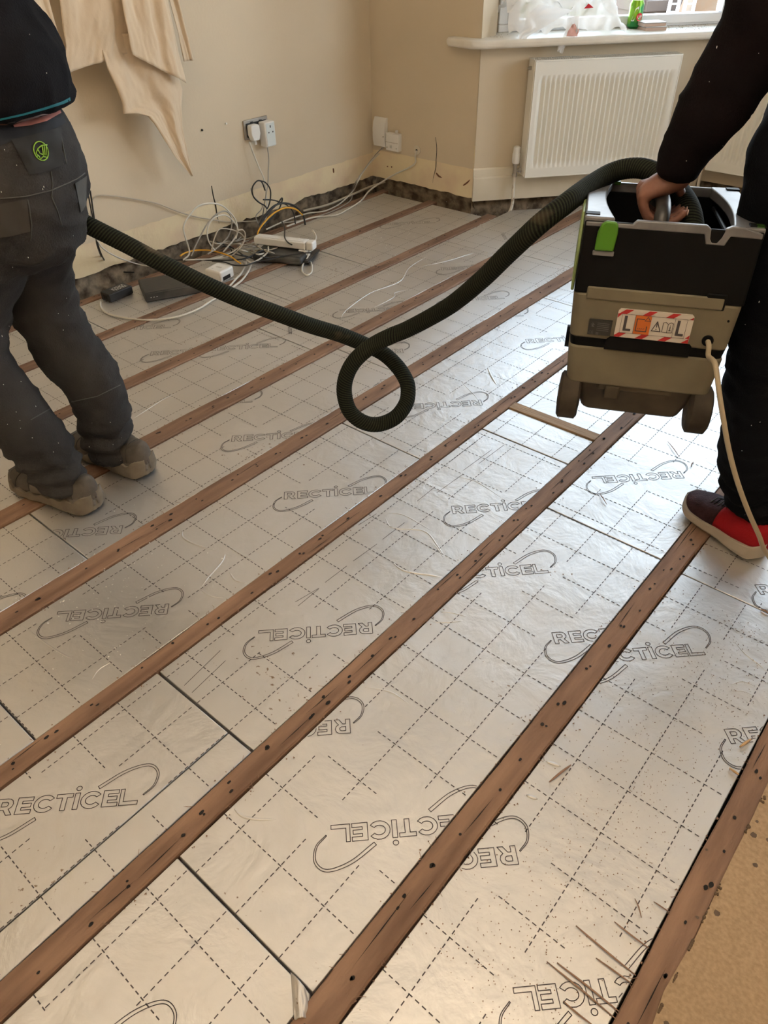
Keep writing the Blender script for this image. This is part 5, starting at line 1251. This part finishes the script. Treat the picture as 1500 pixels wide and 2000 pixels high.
def hand_free(b, w, d, side, palm_n):
    """relaxed hand: wrist w, direction d, side = towards thumb, palm_n = palm normal"""
    d = d.normalized(); side = (side - d * side.dot(d)).normalized(); n_ = palm_n
    loft(b, [(w, .027, .020, side), (w + d * .04, .037, .017, side), (w + d * .085, .042, .015, side)], 16)
    for j in range(4):
        k = w + d * (.088 - .006 * abs(j - 1)) + side * (.031 - .021 * j); L1 = (.040, .045, .042, .033)[j]
        a = k + d * L1 * .9 + n_ * L1 * .35; c_ = a + d * L1 * .4 + n_ * L1 * .6; e = c_ + d * L1 * .05 + n_ * L1 * .5
        loft(b, smoothpts([(k - d * .02, .0095, .0095, side), (a, .0085, .0085, side), (c_, .0078, .0078, side), (e, .0068, .0068, side)], 3), 10)
    t0 = w + d * .025 + side * .028; t1 = w + d * .058 + side * .055 + n_ * .015; t2 = w + d * .088 + side * .055 + n_ * .032
    loft(b, smoothpts([(t0, .013, .013, d), (t1, .011, .011, d), (t2, .0085, .0085, d)], 3), 10)
def shoe(parent, heel, toe, L_=None, kind='trainer'):
    heel = Vector((heel[0], heel[1], 0.0)); toe = Vector((toe[0], toe[1], 0.0)); f = (toe - heel); L_ = f.length; f.normalize(); s_ = Vector((-f.y, f.x, 0))
    zb = .0045
    def P(x, y, z): return heel + f * (x * L_) + s_ * y + Vector((0, 0, z + zb))
    W_ = lambda x: (.036 + .016 * math.sin(math.pi * min(1, x * .72 + .02)) ** 1 - .006 * math.exp(-((x - .45) / .14) ** 2)) * (math.sqrt(max(0, 1 - max(0, (x - .74) / .27) ** 2.2))) * (math.sqrt(max(.0, 1 - max(0, (.10 - x) / .12) ** 2)))
    xs = [-.0195, -.015, -.008, .0, .012, .028, .05, .08, .11, .15, .19, .23, .27, .31, .35, .39, .43, .47, .51, .55, .59, .63, .67, .71, .75, .79, .83, .87, .90, .93, .955, .975, .99, 1.0, 1.006]
    st = (lambda x: .036 + .014 * math.exp(-(x / .3) ** 2) - .010 * x) if kind == 'trainer' else (lambda x: .030 + .010 * math.exp(-(x / .3) ** 2) - .006 * x)
    S_ = MB(); ring = []
    for x in xs:
        w = W_(x) + .009; t = st(x); lift = .014 * max(0, (x - .8) / .2) ** 2 + .008 * max(0, (.06 - x) / .06)
        wob = .005 * math.sin(x * 44) if kind == 'trainer' else 0
        ring.append([P(x, -w * .86, lift), P(x, -w - wob * .5, lift + t * .35), P(x, -w * .96, lift + t + wob), P(x, w * .96, lift + t + wob), P(x, w + wob * .5, lift + t * .35), P(x, w * .86, lift)])
    vs = [p for r in ring for p in r]; n = len(ring)
    fs = [(6 * i + k, 6 * i + (k + 1) % 6, 6 * i + 6 + (k + 1) % 6, 6 * i + 6 + k) for i in range(n - 1) for k in range(6)] + [(0, 1, 2, 3, 4, 5), tuple(6 * (n - 1) + k for k in range(5, -1, -1))]
    S_.add(vs, fs)
    so_ = S_.build('sole', mat('trainer_sole', (0.20, 0.17, 0.13), .75, spec=.2, col2=(0.15, 0.125, 0.095), scale=25) if kind == 'trainer' else mat('white_sole', (0.36, 0.31, 0.25), .6), parent, bevel=.004, segs=3)
    if kind == 'trainer':
        b = MB(); r2 = []
        for x in xs:
            w = W_(x) * .93; lift = .014 * max(0, (x - .8) / .2) ** 2 + .008 * max(0, (.06 - x) / .06); r2.append([P(x, -w, lift - .003), P(x, -w, lift + .004), P(x, w, lift + .004), P(x, w, lift - .003)])
        vs = [p for r in r2 for p in r]; b.add(vs, [(4 * i + k, 4 * i + (k + 1) % 4, 4 * i + 4 + (k + 1) % 4, 4 * i + 4 + k) for i in range(len(r2) - 1) for k in range(4)]); b.build('outsole', BLACKM, so_)
    hf = (lambda x: .098 - .022 * max(0, min(1, (x - .30) / .35)) - .030 * max(0, min(1, (x - .5) / .4)) + .006 * math.exp(-((x - .02) / .06) ** 2)) if kind == 'trainer' else (lambda x: .092 - .016 * max(0, min(1, (x - .30) / .3)) - .026 * max(0, min(1, (x - .45) / .45)))
    def up(x0, x1, nx, name, m_, off=0.0, a0=0, a1=math.pi, z_extra=0, par=parent):
        b = MB(); x0 = -.0195 if x0 < 0 else x0
        def g(u, v):
            x = x0 + (x1 - x0) * (u ** 1.8 if x0 < 0 else u); a = a0 + (a1 - a0) * v; w = W_(x) * 1.0 - .002 + off; t = st(x) * .8 + .014 * max(0, (x - .8) / .2) ** 2
            h = (hf(x) - t) * math.sqrt(max(.02, 1 - max(0, (x - .80) / .21) ** 2)) * max(0, min(1, (x + .0198) / .035)) ** .4 + off
            c_ = math.cos(a); sn = max(0, math.sin(a)) ** .75
            return P(x, w * (abs(c_) ** .8) * (1 if c_ > 0 else -1), t + h * sn + z_extra)
        b.grid(g, nx, 20); return b.build(name, m_, par, smooth=180, solid=.003)
    if kind == 'trainer':
        UP_ = mat('trainer_suede', (0.085, 0.075, 0.064), .9, spec=.15, col2=(0.12, 0.105, 0.09), scale=18, bump=.15, bscale=150)
        u_ = up(-.005, .995, 40, 'upper', UP_)
        up(-.008, .16, 8, 'heel_counter', mat('trainer_overlay', (0.14, 0.12, 0.098), .8), .0025, 0, math.pi * 1.0, -.018, u_)
        for x in (.10, .24, .44, .62, .80):
            b = MB(); P_ = []
            for k in range(17):
                a = math.pi * (.04 + .92 * k / 16); w = W_(x); t = st(x) * .8; h = hf(x) - t + .001; c_ = math.cos(a)
                P_.append(P(x + .02 * math.sin(a), (w - .0005) * abs(c_) ** .8 * (1 if c_ > 0 else -1), t + h * max(0, math.sin(a)) ** .75))
            b.tube(P_, .0011, 6); b.build('panel_seam', mat('seam_dark', (0.03, .027, .024), .9), u_, smooth=180)
        for a0, a1 in ((.05, .95), (math.pi - .95, math.pi - .05)): up(.26, .60, 14, 'side_overlay', mat('trainer_overlay', (0.14, 0.12, 0.098), .8), .003, a0, a1, 0, u_)
    else:
        u_ = up(-.005, .52, 22, 'heel_upper', mat('red_knit', (0.26, 0.004, 0.008), .75, spec=.2, bump=.2, bscale=200))
        v_ = up(.52, .995, 22, 'toe_upper', mat('dark_knit', (0.022, 0.007, 0.010), .8, spec=.2, col2=(0.05, 0.022, 0.026), scale=30, bump=.3, bscale=220))
        for k in range(5):
            x = .50 + .045 * k; b = MB(); z = hf(x) * 1.02 + .006
            b.tube([P(x, -.020, z - .008), P(x + .008, 0, z), P(x + .014, .020, z - .008)], .0018, 8); b.build('lace', HOLE if k % 2 else mat('lace_grey', (0.09, .09, .09), .8), v_)
    return heel, f

def person(name, loc, label): return thing(name, loc, label, 'person')
# --- worker on the left, back to the camera
FL = Vector((-.985, -.12, 0)).normalized(); SL = FL.cross(UPV)     # facing, his right side
pL = person('person', (-1.72, .72, 0), 'person in black sweatshirt, worn dark grey work trousers and grey trainers, standing back to us')
dl, dr_ = 1.56, 1.715
LL = [(dep(8, 400, 1.60), .105), (dep(-35, 480, 1.585), .098), (dep(-58, 560, 1.575), .088), (dep(-64, 640, 1.565), .080), (dep(-45, 715, 1.56), .076), (dep(2, 775, 1.56), .076), (dep(55, 835, 1.56), .075), (dep(92, 885, 1.56), .071), (dep(112, 915, 1.56), .066), (dep(118, 938, 1.56), .062)]
RL = [(dep(66, 410, 1.68), .096), (dep(72, 480, 1.70), .082), (dep(78, 545, 1.71), .076), (dep(93, 610, 1.715), .078), (dep(124, 672, 1.715), .080), (dep(165, 722, 1.715), .077), (dep(190, 775, 1.715), .073), (dep(204, 825, 1.715), .067), (dep(207, 855, 1.715), .064), (dep(213, 886, 1.715), .060)]
hipc = dep(30, 372, 1.64); waist = dep(0, 265, 1.63); chest = dep(-112, 70, 1.61); shl = dep(-195, -130, 1.58); neck = dep(-222, -240, 1.56)
bT = MB()
loft(bT, smoothpts([(waist + UPV * .03, .135, .112, SL), (waist - UPV * .06, .150, .125, SL), (hipc, .158, .132, SL), (hipc - UPV * .07, .140, .115, SL)], 4), 28, (.15, 1))
loft(bT, smoothpts([(p, r, r * .98, SL) for p, r in LL], 4), ck=(1, .3)); loft(bT, smoothpts([(p, r, r * .98, SL) for p, r in RL], 4), ck=(1, .3))
trL, bvT = skinmesh('work_trousers', bT, .009, TRL, pL, 3, bunched(folds(3, .009, 8, (1, 1, 1.3), .008), 2))
bH = MB()
sR = shl + SL * .155 - UPV * .03; sLf = shl - SL * .20 - UPV * .03
loft(bH, smoothpts([(waist + UPV * .050, .172, .143, SL), (waist + UPV * .065, .168, .140, SL), (waist + UPV * .12, .165, .135, SL), (chest, .175, .135, SL), (shl - UPV * .05, .18, .115, SL), (shl + UPV * .03, .13, .085, SL), (neck - UPV * .01, .07, .07, SL)], 5), 28, (.05, 1))
elR = sR + FL * .19 - UPV * .20; wrR = Vector((-1.93, .93, .84)); elL = sLf + Vector((-.05, -.03, -.27)); wrL = elL + FL * .24 - UPV * .05
for s_, e_, w_ in ((sR, elR, wrR), (sLf, elL, wrL)):
    loft(bH, smoothpts([(s_, .072, .072, FL), (s_.lerp(e_, .5), .064, .064, FL), (e_, .055, .055, FL), (e_.lerp(w_, .6), .048, .048, FL), (e_.lerp(w_, .97), .036, .036, FL)], 4), ck=(1, .2))
hdL, bvH = skinmesh('sweatshirt', bH, .009, HOODL, pL, 3, folds(9, .010, 7, (1, 1, 1), .012))
bB = MB()
loft(bB, smoothpts([(hipc, .13, .105, SL), (waist, .125, .10, SL), (chest, .14, .10, SL), (shl - UPV * .04, .16, .08, SL), (shl + UPV * .035, .07, .06, SL), (neck, .055, .055, SL), (neck + UPV * .09 + FL * .02, .052, .055, SL)], 4), 24)
for A_l in (LL, RL): loft(bB, smoothpts([(p, r * .78 if i < 6 else .040, r * .78 if i < 6 else .040, SL) for i, (p, r) in enumerate(A_l)] + [(A_l[-1][0] - UPV * .012, .030, .030, SL), (Vector((A_l[-1][0].x, A_l[-1][0].y, .040)) + FL * .05, .024, .022, SL)], 3))
for s_, e_, w_ in ((sR, elR, wrR), (sLf, elL, wrL)):
    loft(bB, smoothpts([(s_, .055, .055, FL), (e_, .042, .042, FL), (w_, .027, .024, FL)], 5), 16)
hand_free(bB, wrL, (wrL - elL), UPV, -SL * -1)
hand_free(bB, wrR, (wrR - elR), UPV, -SL)
hcL = neck + UPV * .19 + FL * .05; head(bB, hcL, FL)
skinmesh('body', bB, .0048, SKIN, pL, 2); headbits(hcL, FL, pL)
for (hx, hy), (tx, ty) in (((-1.577, .655), (-1.868, .592)), ((-1.600, .838), (-1.895, .800))):
    shoe(pL, (hx, hy), (tx, ty), kind='trainer')
TEAL = mat('teal_trim', (0.0, 0.13, 0.17), .7); SEAM = mat('seam_grey', (0.07, 0.07, 0.068), .85); PANEL = mat('faded_black_panel', (0.014, 0.014, 0.015), .85)
decal('teal_hem_trim', [(-40, 239), (0, 232), (45, 222), (90, 209), (122, 198), (137, 190)], [(-40, 244), (0, 236), (45, 226), (90, 214), (122, 204), (138, 197)], bvH, TEAL, hdL, off=.003)
decal('hem_band', [(-40, 252), (0, 243), (60, 231), (110, 217), (145, 205)], [(-40, 262), (0, 252), (60, 240), (112, 224), (146, 212)], bvH, mat('hem_brown', (0.025, 0.02, 0.02), .9), hdL, off=.002)
WST = mat('waistband_black', (0.008, 0.009, 0.014), .85)
decal('waistband', [(-30, 262), (30, 245), (80, 236), (118, 220)], [(-30, 300), (20, 276), (80, 262), (130, 240)], bvT, WST, trL, nu=30, nv=6, off=.003)
decal('bare_skin_strip', [(26, 244), (55, 235), (90, 225), (118, 215)], [(28, 248), (58, 245), (92, 236), (120, 220)], bvT, mat('pink_skin', (0.60, 0.24, 0.20), .6), trL, off=.006, label='strip of pink skin between sweatshirt and waistband')
decal('back_flap', [(22, 272), (60, 264), (98, 254), (120, 247)], [(58, 341), (80, 338), (104, 330), (122, 322)], bvT, PANEL, trL, nu=20, nv=14, off=.005)
decal('back_pocket', [(-20, 402), (25, 394), (52, 389)], [(-40, 470), (20, 462), (60, 452)], bvT, mat('pocket_grey', (0.045, 0.040, 0.036), .85), trL, nu=16, nv=12, off=.004)
decal('side_pocket', [(147, 358), (160, 350), (170, 343)], [(158, 415), (163, 410), (168, 400)], bvT, mat('pocket_light', (0.07, 0.07, 0.068), .85), trL, nu=10, nv=12, off=.004)
for pts in ([(100, 335), (103, 360), (101, 385), (112, 410), (121, 440)], [(54, 390), (58, 410), (62, 440), (60, 470)], [(0, 388), (50, 384), (100, 372), (150, 350), (166, 338)], [(118, 260), (124, 290), (130, 320)], [(140, 785), (190, 774), (235, 752)], [(60, 820), (95, 800), (125, 782)]): seam('stitched_seam', pts, bvT, SEAM, trL)
LIME = mat('lime_print', (0.23, 0.42, 0.03), .6)
badge = [(80 + 14 * math.cos(a * math.pi / 14) * 1 + 3.5 * math.sin(a * math.pi / 14), 295 + 18.5 * math.sin(a * math.pi / 14)) for a in range(29)]
def pxline(pts, bvh, off=.0065): return [q for q in (hit(bvh, x, y, off) for x, y in pts) if q is not None]
b = MB()
for l in (badge, [(70, 300), (74, 290), (82, 284), (92, 283)], [(70, 300), (76, 305), (79, 311)], [(79, 311), (84, 306), (91, 307)], [(82, 284), (84, 296), (85, 306)], [(86, 284), (87, 296), (88, 304)], [(90, 285), (90, 296), (91, 304)], [(74, 292), (78, 300), (84, 302)], [(70, 306), (75, 304)]):
    P = pxline(l, bvT)
    if len(P) > 2 or len(P) == 2: b.tube(P, .0011, 6)
if b.v: b.build('oval_lime_badge', LIME, trL, smooth=180, label='lime green oval emblem on the flap')
b = MB(); rnd = random.Random(12)
for k in range(46):
    px, py = rnd.uniform(0, 240), rnd.uniform(60, 900)
    for bv in (bvT, bvH):
        q = hit(bv, px, py, .001)
        if q is not None: r = rnd.uniform(.0004, .0010); b.ell(q, (r, r, r * rnd.uniform(1, 3)), nu=6, nv=4); break
b.build('plaster_specks', PLAST, trL)
# --- worker on the right, holding the vacuum
FR = Vector((-.93, .37, 0)).normalized(); SR = FR.cross(UPV)
pR = person('person', (-.12, 1.62, 0), 'person in near-black sweatshirt and dark trousers with one red shoe showing, lifting the vacuum')
LR = [(dep(1590, 300, 1.36), .105), (dep(1560, 420, 1.36), .098), (dep(1538, 540, 1.36), .092), (dep(1520, 640, 1.365), .088), (dep(1500, 740, 1.37), .084), (dep(1484, 820, 1.37), .080), (dep(1474, 890, 1.37), .078), (dep(1474, 940, 1.37), .073), (dep(1482, 985, 1.37), .066)]
footR = Vector((.08, 1.80, 0)); hipR = LR[0][0] + SR * .085 + UPV * .06 + Vector((.0, 0, 0))
RR = [(hipR + SR * .09 - UPV * .06, .105), (hipR + SR * .10 - UPV * .25 + FR * .02, .095), (footR + UPV * .46 + FR * .05, .088), (footR + UPV * .25, .08), (footR + UPV * .075, .07)]
bT = MB(); wR_ = hipR + UPV * .14
loft(bT, smoothpts([(wR_ + UPV * .03, .135, .11, SR), (wR_ - UPV * .05, .15, .12, SR), (hipR, .160, .13, SR), (hipR - UPV * .07, .15, .11, SR)], 4), 28)
for l in (LR, RR): loft(bT, smoothpts([(p, r, r * .98, SR) for p, r in l], 4), ck=(1, .3))
trR, bvTR = skinmesh('dark_trousers', bT, .009, TRR, pR, 3, bunched(folds(21, .008, 8, (1, 1, 1.3), .006), 5))
shR = dst(1575, -165, 1.52)                       # left shoulder
shMid = shR + SR * .19 + UPV * .03; neckR = shMid + UPV * .07 + FR * .05
wrist = dst(1319, 350, 1.60); elb = dst(1440, 135, 1.545)
bH = MB(); AX = Vector(RT)
loft(bH, smoothpts([(shR + SR * .03, .085, .085, AX), (dst(1510, 0, 1.53), .070, .070, AX), (dst(1476, 70, 1.54), .066, .066, AX), (dst(1430, 150, 1.55), .063, .063, AX), (dst(1378, 232, 1.575), .057, .057, AX), (dst(1345, 285, 1.59), .045, .045, AX), (dst(1333, 308, 1.595), .042, .042, AX), (dst(1320, 342, 1.60), .038, .038, AX)], 4), 24, (1, .2))
loft(bH, smoothpts([(wR_ - UPV * .0, .165, .135, SR), (wR_.lerp(shMid, .5), .175, .135, SR), (shMid - UPV * .06, .19, .115, SR), (shMid + UPV * .01, .12, .085, SR), (neckR - UPV * .03, .07, .07, SR)], 5), 28)
shFar = shMid + SR * .19 - UPV * .03; elF = shFar - UPV * .27 - FR * .04; wrF = elF - UPV * .2 + FR * .10
loft(bH, smoothpts([(shFar, .075, .075, FR), (elF, .055, .055, FR), (wrF, .036, .036, FR)], 6))
hdR, bvHR = skinmesh('sweatshirt', bH, .009, HOODR, pR, 2, folds(33, .006, 9, (1, 1, 1), .006))
bB = MB()
loft(bB, smoothpts([(hipR, .13, .105, SR), (wR_, .125, .10, SR), (wR_.lerp(shMid, .5), .14, .10, SR), (shMid - UPV * .05, .16, .08, SR), (shMid + UPV * .02, .07, .06, SR), (neckR, .055, .055, SR), (neckR + UPV * .08 + FR * .03, .052, .055, SR)], 4), 24)
for l in (LR, RR): loft(bB, smoothpts([(p, r * .75 if i < len(l) - 3 else .042, r * .75 if i < len(l) - 3 else .042, SR) for i, (p, r) in enumerate(l)] + [(l[-1][0] - UPV * .012, .030, .030, SR), (Vector((l[-1][0].x, l[-1][0].y, .038)) + FR * .05, .024, .022, SR)], 3))
loft(bB, smoothpts([(shR + SR * .04, .055, .055, AX), (elb, .042, .042, AX), (dst(1345, 290, 1.59), .033, .030, AX), (wrist, .029, .024, AX)], 5), 16)
loft(bB, smoothpts([(shFar, .055, .055, FR), (elF, .042, .042, FR), (wrF, .027, .024, FR)], 5), 16); hand_free(bB, wrF, (wrF - elF), FR, -SR)
# gripping hand, in the frame of the vacuum: handle runs along local y
Wl = VM.inverted() @ wrist; hd = lambda x, y, z: V(x, y, z)
kn = [(-.052, .190 - .0250 * j, .347 - (.002, 0, .002, .006)[j]) for j in range(4)]
for j, k in enumerate(kn):
    s0 = Wl.lerp(Vector(k), .35) + Vector((0, (1.5 - j) * .004, 0))
    ax = V(0, 1, 0) - V(0, 0, 0)
    loft(bB, smoothpts([(VM @ s0, .019, .015, ax), (VM @ s0.lerp(Vector(k), .6), .014, .013, ax), (hd(*k), .0125, .0125, ax)], 4), 12)
    y = k[1]; r = (.0108, .0112, .0106, .0095)[j]
    loft(bB, smoothpts([(hd(*k), r + .0015, r + .0015, ax), (hd(-.047, y - .002, .322), r, r, ax), (hd(-.034, y - .003, .304), r, r, ax), (hd(-.010, y - .004, .298), r * .93, r * .93, ax), (hd(.014, y - .005, .304), r * .88, r * .88, ax), (hd(.026, y - .006, .318), r * .8, r * .8, ax)], 3), 12)
loft(bB, smoothpts([(VM @ Wl, .028, .022, V(0, 1, 0) - V(0, 0, 0)), (VM @ Wl.lerp(Vector((-.034, .152, .354)), .5), .042, .024, V(0, 1, 0) - V(0, 0, 0)), (hd(-.036, .152, .354), .048, .018, V(0, 1, 0) - V(0, 0, 0))], 4), 16)
tb = Wl.lerp(Vector((-.01, .205, .36)), .45)
loft(bB, smoothpts([(VM @ tb, .015, .015, ax), (hd(-.004, .206, .362), .0135, .0125, ax), (hd(.014, .196, .350), .0115, .0105, ax), (hd(.022, .180, .338), .010, .009, ax)], 4), 12)
hcR = neckR + UPV * .17 + FR * .07; head(bB, hcR, FR)
bodyR, bvB = skinmesh('body', bB, .0045, SKIN, pR, 2); headbits(hcR, FR, pR)
for j, k in enumerate(kn):                        # fingernails
    b = MB(); y = k[1] - .006; b.ell(hd(.0325, y, .319), (.0015, .005, .006), M=VR, nu=10, nv=6); b.build('fingernail', mat('nail', (0.62, 0.42, 0.36), .3), bodyR, smooth=180)
h0 = atz(1487, 1092, 0); t0 = atz(1345, 985, 0)
shoe(pR, (h0.x, h0.y), (t0.x, t0.y), kind='sneaker')
shoe(pR, (footR - FR * .09)[:2], (footR + FR * .19)[:2], kind='sneaker')
b = MB(); rnd = random.Random(4)
for k in range(26):
    px, py = rnd.uniform(1310, 1500), rnd.uniform(0, 1030)
    for bv in (bvTR, bvHR):
        q = hit(bv, px, py, .001)
        if q is not None: r = rnd.uniform(.0004, .0008); b.ell(q, (r, r, r * rnd.uniform(1, 3)), nu=6, nv=4); break
b.build('plaster_specks', PLAST, trR)

# ------------------------------------------------------------------ debris on the floor
def splinter(a, c, r, lab, m, grp=None):
    P, Q = atz(*a, r + .001), atz(*c, r + .001); b = MB(); mid = P.lerp(Q, .5) + Vector((random.uniform(-.002, .002), random.uniform(-.002, .002), .002))
    b.tube(spline([P, mid, Q], 4), [r * (.4 + .6 * math.sin(math.pi * (i + .6) / 9.2)) for i in range(9)], 6); b.build('wood_splinter', m, smooth=180, cat='splinter', label=lab, group=grp)
SPL = mat('splinter_brown', (0.30, 0.185, 0.13), .8); SPP = mat('splinter_pale', (0.52, 0.34, 0.18), .8)
splinter((1125, 1808), (1242, 1905), .0016, 'long brown splinter reaching the edge joist near the bottom right', SPL)
splinter((1200, 1800), (1268, 1852), .0014, 'shorter brown splinter above the longest one, by the edge joist', SPL)
splinter((1164, 1871), (1235, 1922), .0014, 'brown splinter crossing the letters from the middle of the group', SPL)
splinter((1068, 1878), (1205, 1992), .0014, 'long thin brown splinter lying over the upside-down word, left of a pair', SPL)
splinter((1088, 1880), (1212, 1978), .0016, 'long brown splinter lying over the upside-down word, right of a pair', SPL)
splinter((1100, 1955), (1160, 2004), .0014, 'brown splinter at the very bottom edge of the picture', SPL)
splinter((1240, 1755), (1253, 1792), .001, 'small upright sliver on the foil, beside the dashed line near the edge joist', SPL)
splinter((1277, 1761), (1310, 1783), .0012, 'short splinter touching the edge joist above the long ones', SPL)
splinter((1073, 1527), (1115, 1494), .0022, 'dark splinter on the foil, right of the joist with the torn edge', SPL)
splinter((1445, 1459), (1466, 1444), .0028, 'pale wood chip lying on the printed letters at the right edge', SPP)
splinter((1425, 1500), (1443, 1513), .0026, 'pale wood chip just below the printed letters at the right edge', SPP)
splinter((1304, 862), (1327, 893), .0013, 'thin dark splinter on the foil below the right wheel of the vacuum', SPL)
splinter((1350, 912), (1355, 902), .0016, 'tiny dark splinter left of the dark trouser leg', SPL)
splinter((1487, 1190), (1503, 1200), .0018, 'reddish splinter at the right edge below the shoe', SPL)
splinter((1172, 965), (1185, 985), .0014, 'small dark splinter between the two joists, above the toe of the red shoe', SPL)
def onfloor(rnd):
    l = rnd.choice(JO); side = rnd.random() < .62
    y = rnd.uniform(.1, 3.2); x = (l[2] + abs(rnd.gauss(0, .010))) if side else (l[1] - abs(rnd.gauss(0, .008)))
    return (x, y, .001)
crumbs('sawdust_crumbs', 'brown sawdust crumbs along the edges of the joists', onfloor, 2600, SPL, .0008, .0028, seed=3)
def dusty(rnd): return (rnd.gauss(-.12, .075), rnd.uniform(.35, 1.35), .0008)
crumbs('sawdust_crumbs', 'fine brown sawdust scattered over the foil beside the chipboard', dusty, 1500, SPL, .0005, .0017, seed=4)
def white(rnd): return (rnd.gauss(-1.28, .11), rnd.gauss(.48, .16), .001)
crumbs('foam_crumbs', 'white foam crumbs sprinkled over the foil left of centre', white, 190, PLAST, .0008, .003, seed=5)
def white2(rnd):
    if rnd.random() < .5: return (rnd.gauss(-2.27, .16), rnd.gauss(2.6, .3), .001)
    return (rnd.gauss(-1.75, .15), rnd.gauss(3.45, .10), .001) if rnd.random() < .5 else (rnd.gauss(-2.05, .07), rnd.gauss(3.2, .1), .001)
crumbs('foam_crumbs', 'white foam crumbs near the alcove wall and the radiator pipe', white2, 420, PLAST, .001, .003, seed=6)
# coarse fibre hairs sticking out of the joist edges
b = MB(); rnd = random.Random(8)
for l in JO:
    for k in range(150 if l[0] in 'AB' else 95):
        y = rnd.uniform(.05, 3.1); sd_ = rnd.choice((-1, 1)); x = l[1] + .003 if sd_ < 0 else l[2] - .003
        a = rnd.uniform(-1, 1); Lh = rnd.uniform(.004, .014); p0_ = Vector((x, y, .0035)); p2 = p0_ + Vector((sd_ * Lh, a * Lh, rnd.uniform(-.001, .003)))
        b.tube([p0_, p0_.lerp(p2, .5) + Vector((0, rnd.uniform(-.003, .003), .001)), p2], .0004, 4)
b.build('joist_fibres', SPL, cat='debris', label='hairy wood fibres fraying from the joist edges', kind='stuff')
# bulging torn foil corner at the bottom
b = MB()
def tf_(u, v):
    a = atz(568, 1900).lerp(atz(575, 1995), v); c_ = atz(606, 1945).lerp(atz(600, 1990), v); p = a.lerp(c_, u)
    return p + Vector((0, 0, .002 + .012 * math.sin(math.pi * u) * (1 - .3 * v) + .004 * noise.noise(Vector((u * 8, v * 3, 1)))))
b.grid(tf_, 16, 16); b.build('torn_foil_flap', FOIL, smooth=180, solid=.0006, cat='foil scrap', label='small torn and curled flap of silver foil beside the dark gap')

# ------------------------------------------------------------------ outside the window
GRS = mat('garden_ground', (0.03, 0.05, 0.014), .9, col2=(0.075, 0.055, 0.04), scale=1.5)
b = MB(); b.box((-14, 4.9, -.35), (10, 22, -.3)); b.build('garden_ground', GRS, kind='structure')
LEAF = mat('leaves', (0.035, 0.075, 0.008), .6, col2=(0.09, 0.14, 0.015), scale=6)
def shrub(c, r, n, lab, seed):
    t = thing('leafy_shrub', c, lab, 'shrub', 'shrubs outside the window'); rnd = random.Random(seed); b = MB()
    b.tube([Vector(c), Vector(c) + Vector((0, 0, r[2] * 1.2))], [.05, .02], 8)
    b.build('stem', WOODP, t)
    b = MB()
    for k in range(n):
        th, ph, q = rnd.uniform(0, 6.28), math.acos(rnd.uniform(-1, 1)), rnd.uniform(.5, 1)
        p = Vector(c) + Vector((r[0] * q * math.sin(ph) * math.cos(th), r[1] * q * math.sin(ph) * math.sin(th), r[2] + r[2] * q * math.cos(ph)))
        s_ = rnd.uniform(.03, .07); R_ = Matrix.Rotation(rnd.uniform(0, 6.28), 3, 'Z') @ Matrix.Rotation(rnd.uniform(-1.2, 1.2), 3, 'X')
        b.add([p + R_ @ Vector(v) * s_ for v in ((-1, 0, 0), (0, -.45, .1), (1, 0, 0), (0, .45, .1))], [(0, 1, 2, 3)])
    b.build('leaves', LEAF, t)
g0 = dst(1030, 5, 9.0); shrub((g0.x, g0.y, -.3), (1.3, 1.0, .75), 2600, 'bright green shrub outside, left end of the window', 1)
g1 = dst(1275, 10, 7.0); shrub((g1.x, g1.y, -.3), (.75, .6, .60), 2200, 'green shrub outside, right of the drinks can', 2)
for k, (px, py) in enumerate(((1310, 12), (1330, 4), (1300, 2))):
    q = dst(px, py, 6.6); b = MB(); zq = q.z
    Mx = Matrix.Translation((q.x, q.y, 0)) @ Matrix.Rotation(RD + .1 * k, 4, 'Z'); b.box((-.35, -.15, zq - .03), (.45, .15, zq + .03), 0, Mx)
    for x_ in (-.3, .35): b.box((x_ - .04, -.1, -.3), (x_ + .04, .1, zq - .03), 0, Mx)
    b.build('timber_trestle', mat('weathered_timber', (0.11, 0.08, 0.065), .8), cat='timber', label=('weathered timber bench outside, lowest', 'weathered timber bench outside, middle', 'weathered timber bench outside, farthest left')[k])
q = dst(1375, 12, 6.2); b = MB(); Mx = Matrix.Translation((q.x, q.y, 0)) @ Matrix.Rotation(RD - .2, 4, 'Z')
b.prism([(-.35, -.30), (.45, -.30), (.50, q.z + .10), (-.10, q.z + .06)], -.12, .12, 0, Mx @ Matrix.Rotation(math.pi / 2, 4, 'X')); b.build('rubble_sack', mat('orange_brick', (0.22, 0.12, 0.065), .85, col2=(0.19, 0.14, 0.10), scale=9), cat='rubble', label='orange-brown rubble heap outside the right end of the window')
for k, px in enumerate((1305, 1335)):
    P = dst(px, 24, 6.0); Q = dst(px + 8, -12, 6.0); b = MB()
    d_ = (Q - P); b.tube([P - d_ * 2, Q + d_ * 2], .012, 8); b.tube([P - d_ * 2 + BD * .06, Q + d_ * 2 + BD * .06], .012, 8)
    for j in range(9): c_ = P + d_ * (-1.8 + j * .45); b.cyl(c_, c_ + BD * .06, .006, 6)
    b.build('ladder', mat('aluminium', (0.7, 0.7, 0.72), .4, metal=.5), cat='ladder', label=('slim pale ladder outside, left of the two', 'slim pale ladder outside, right of the two')[k])
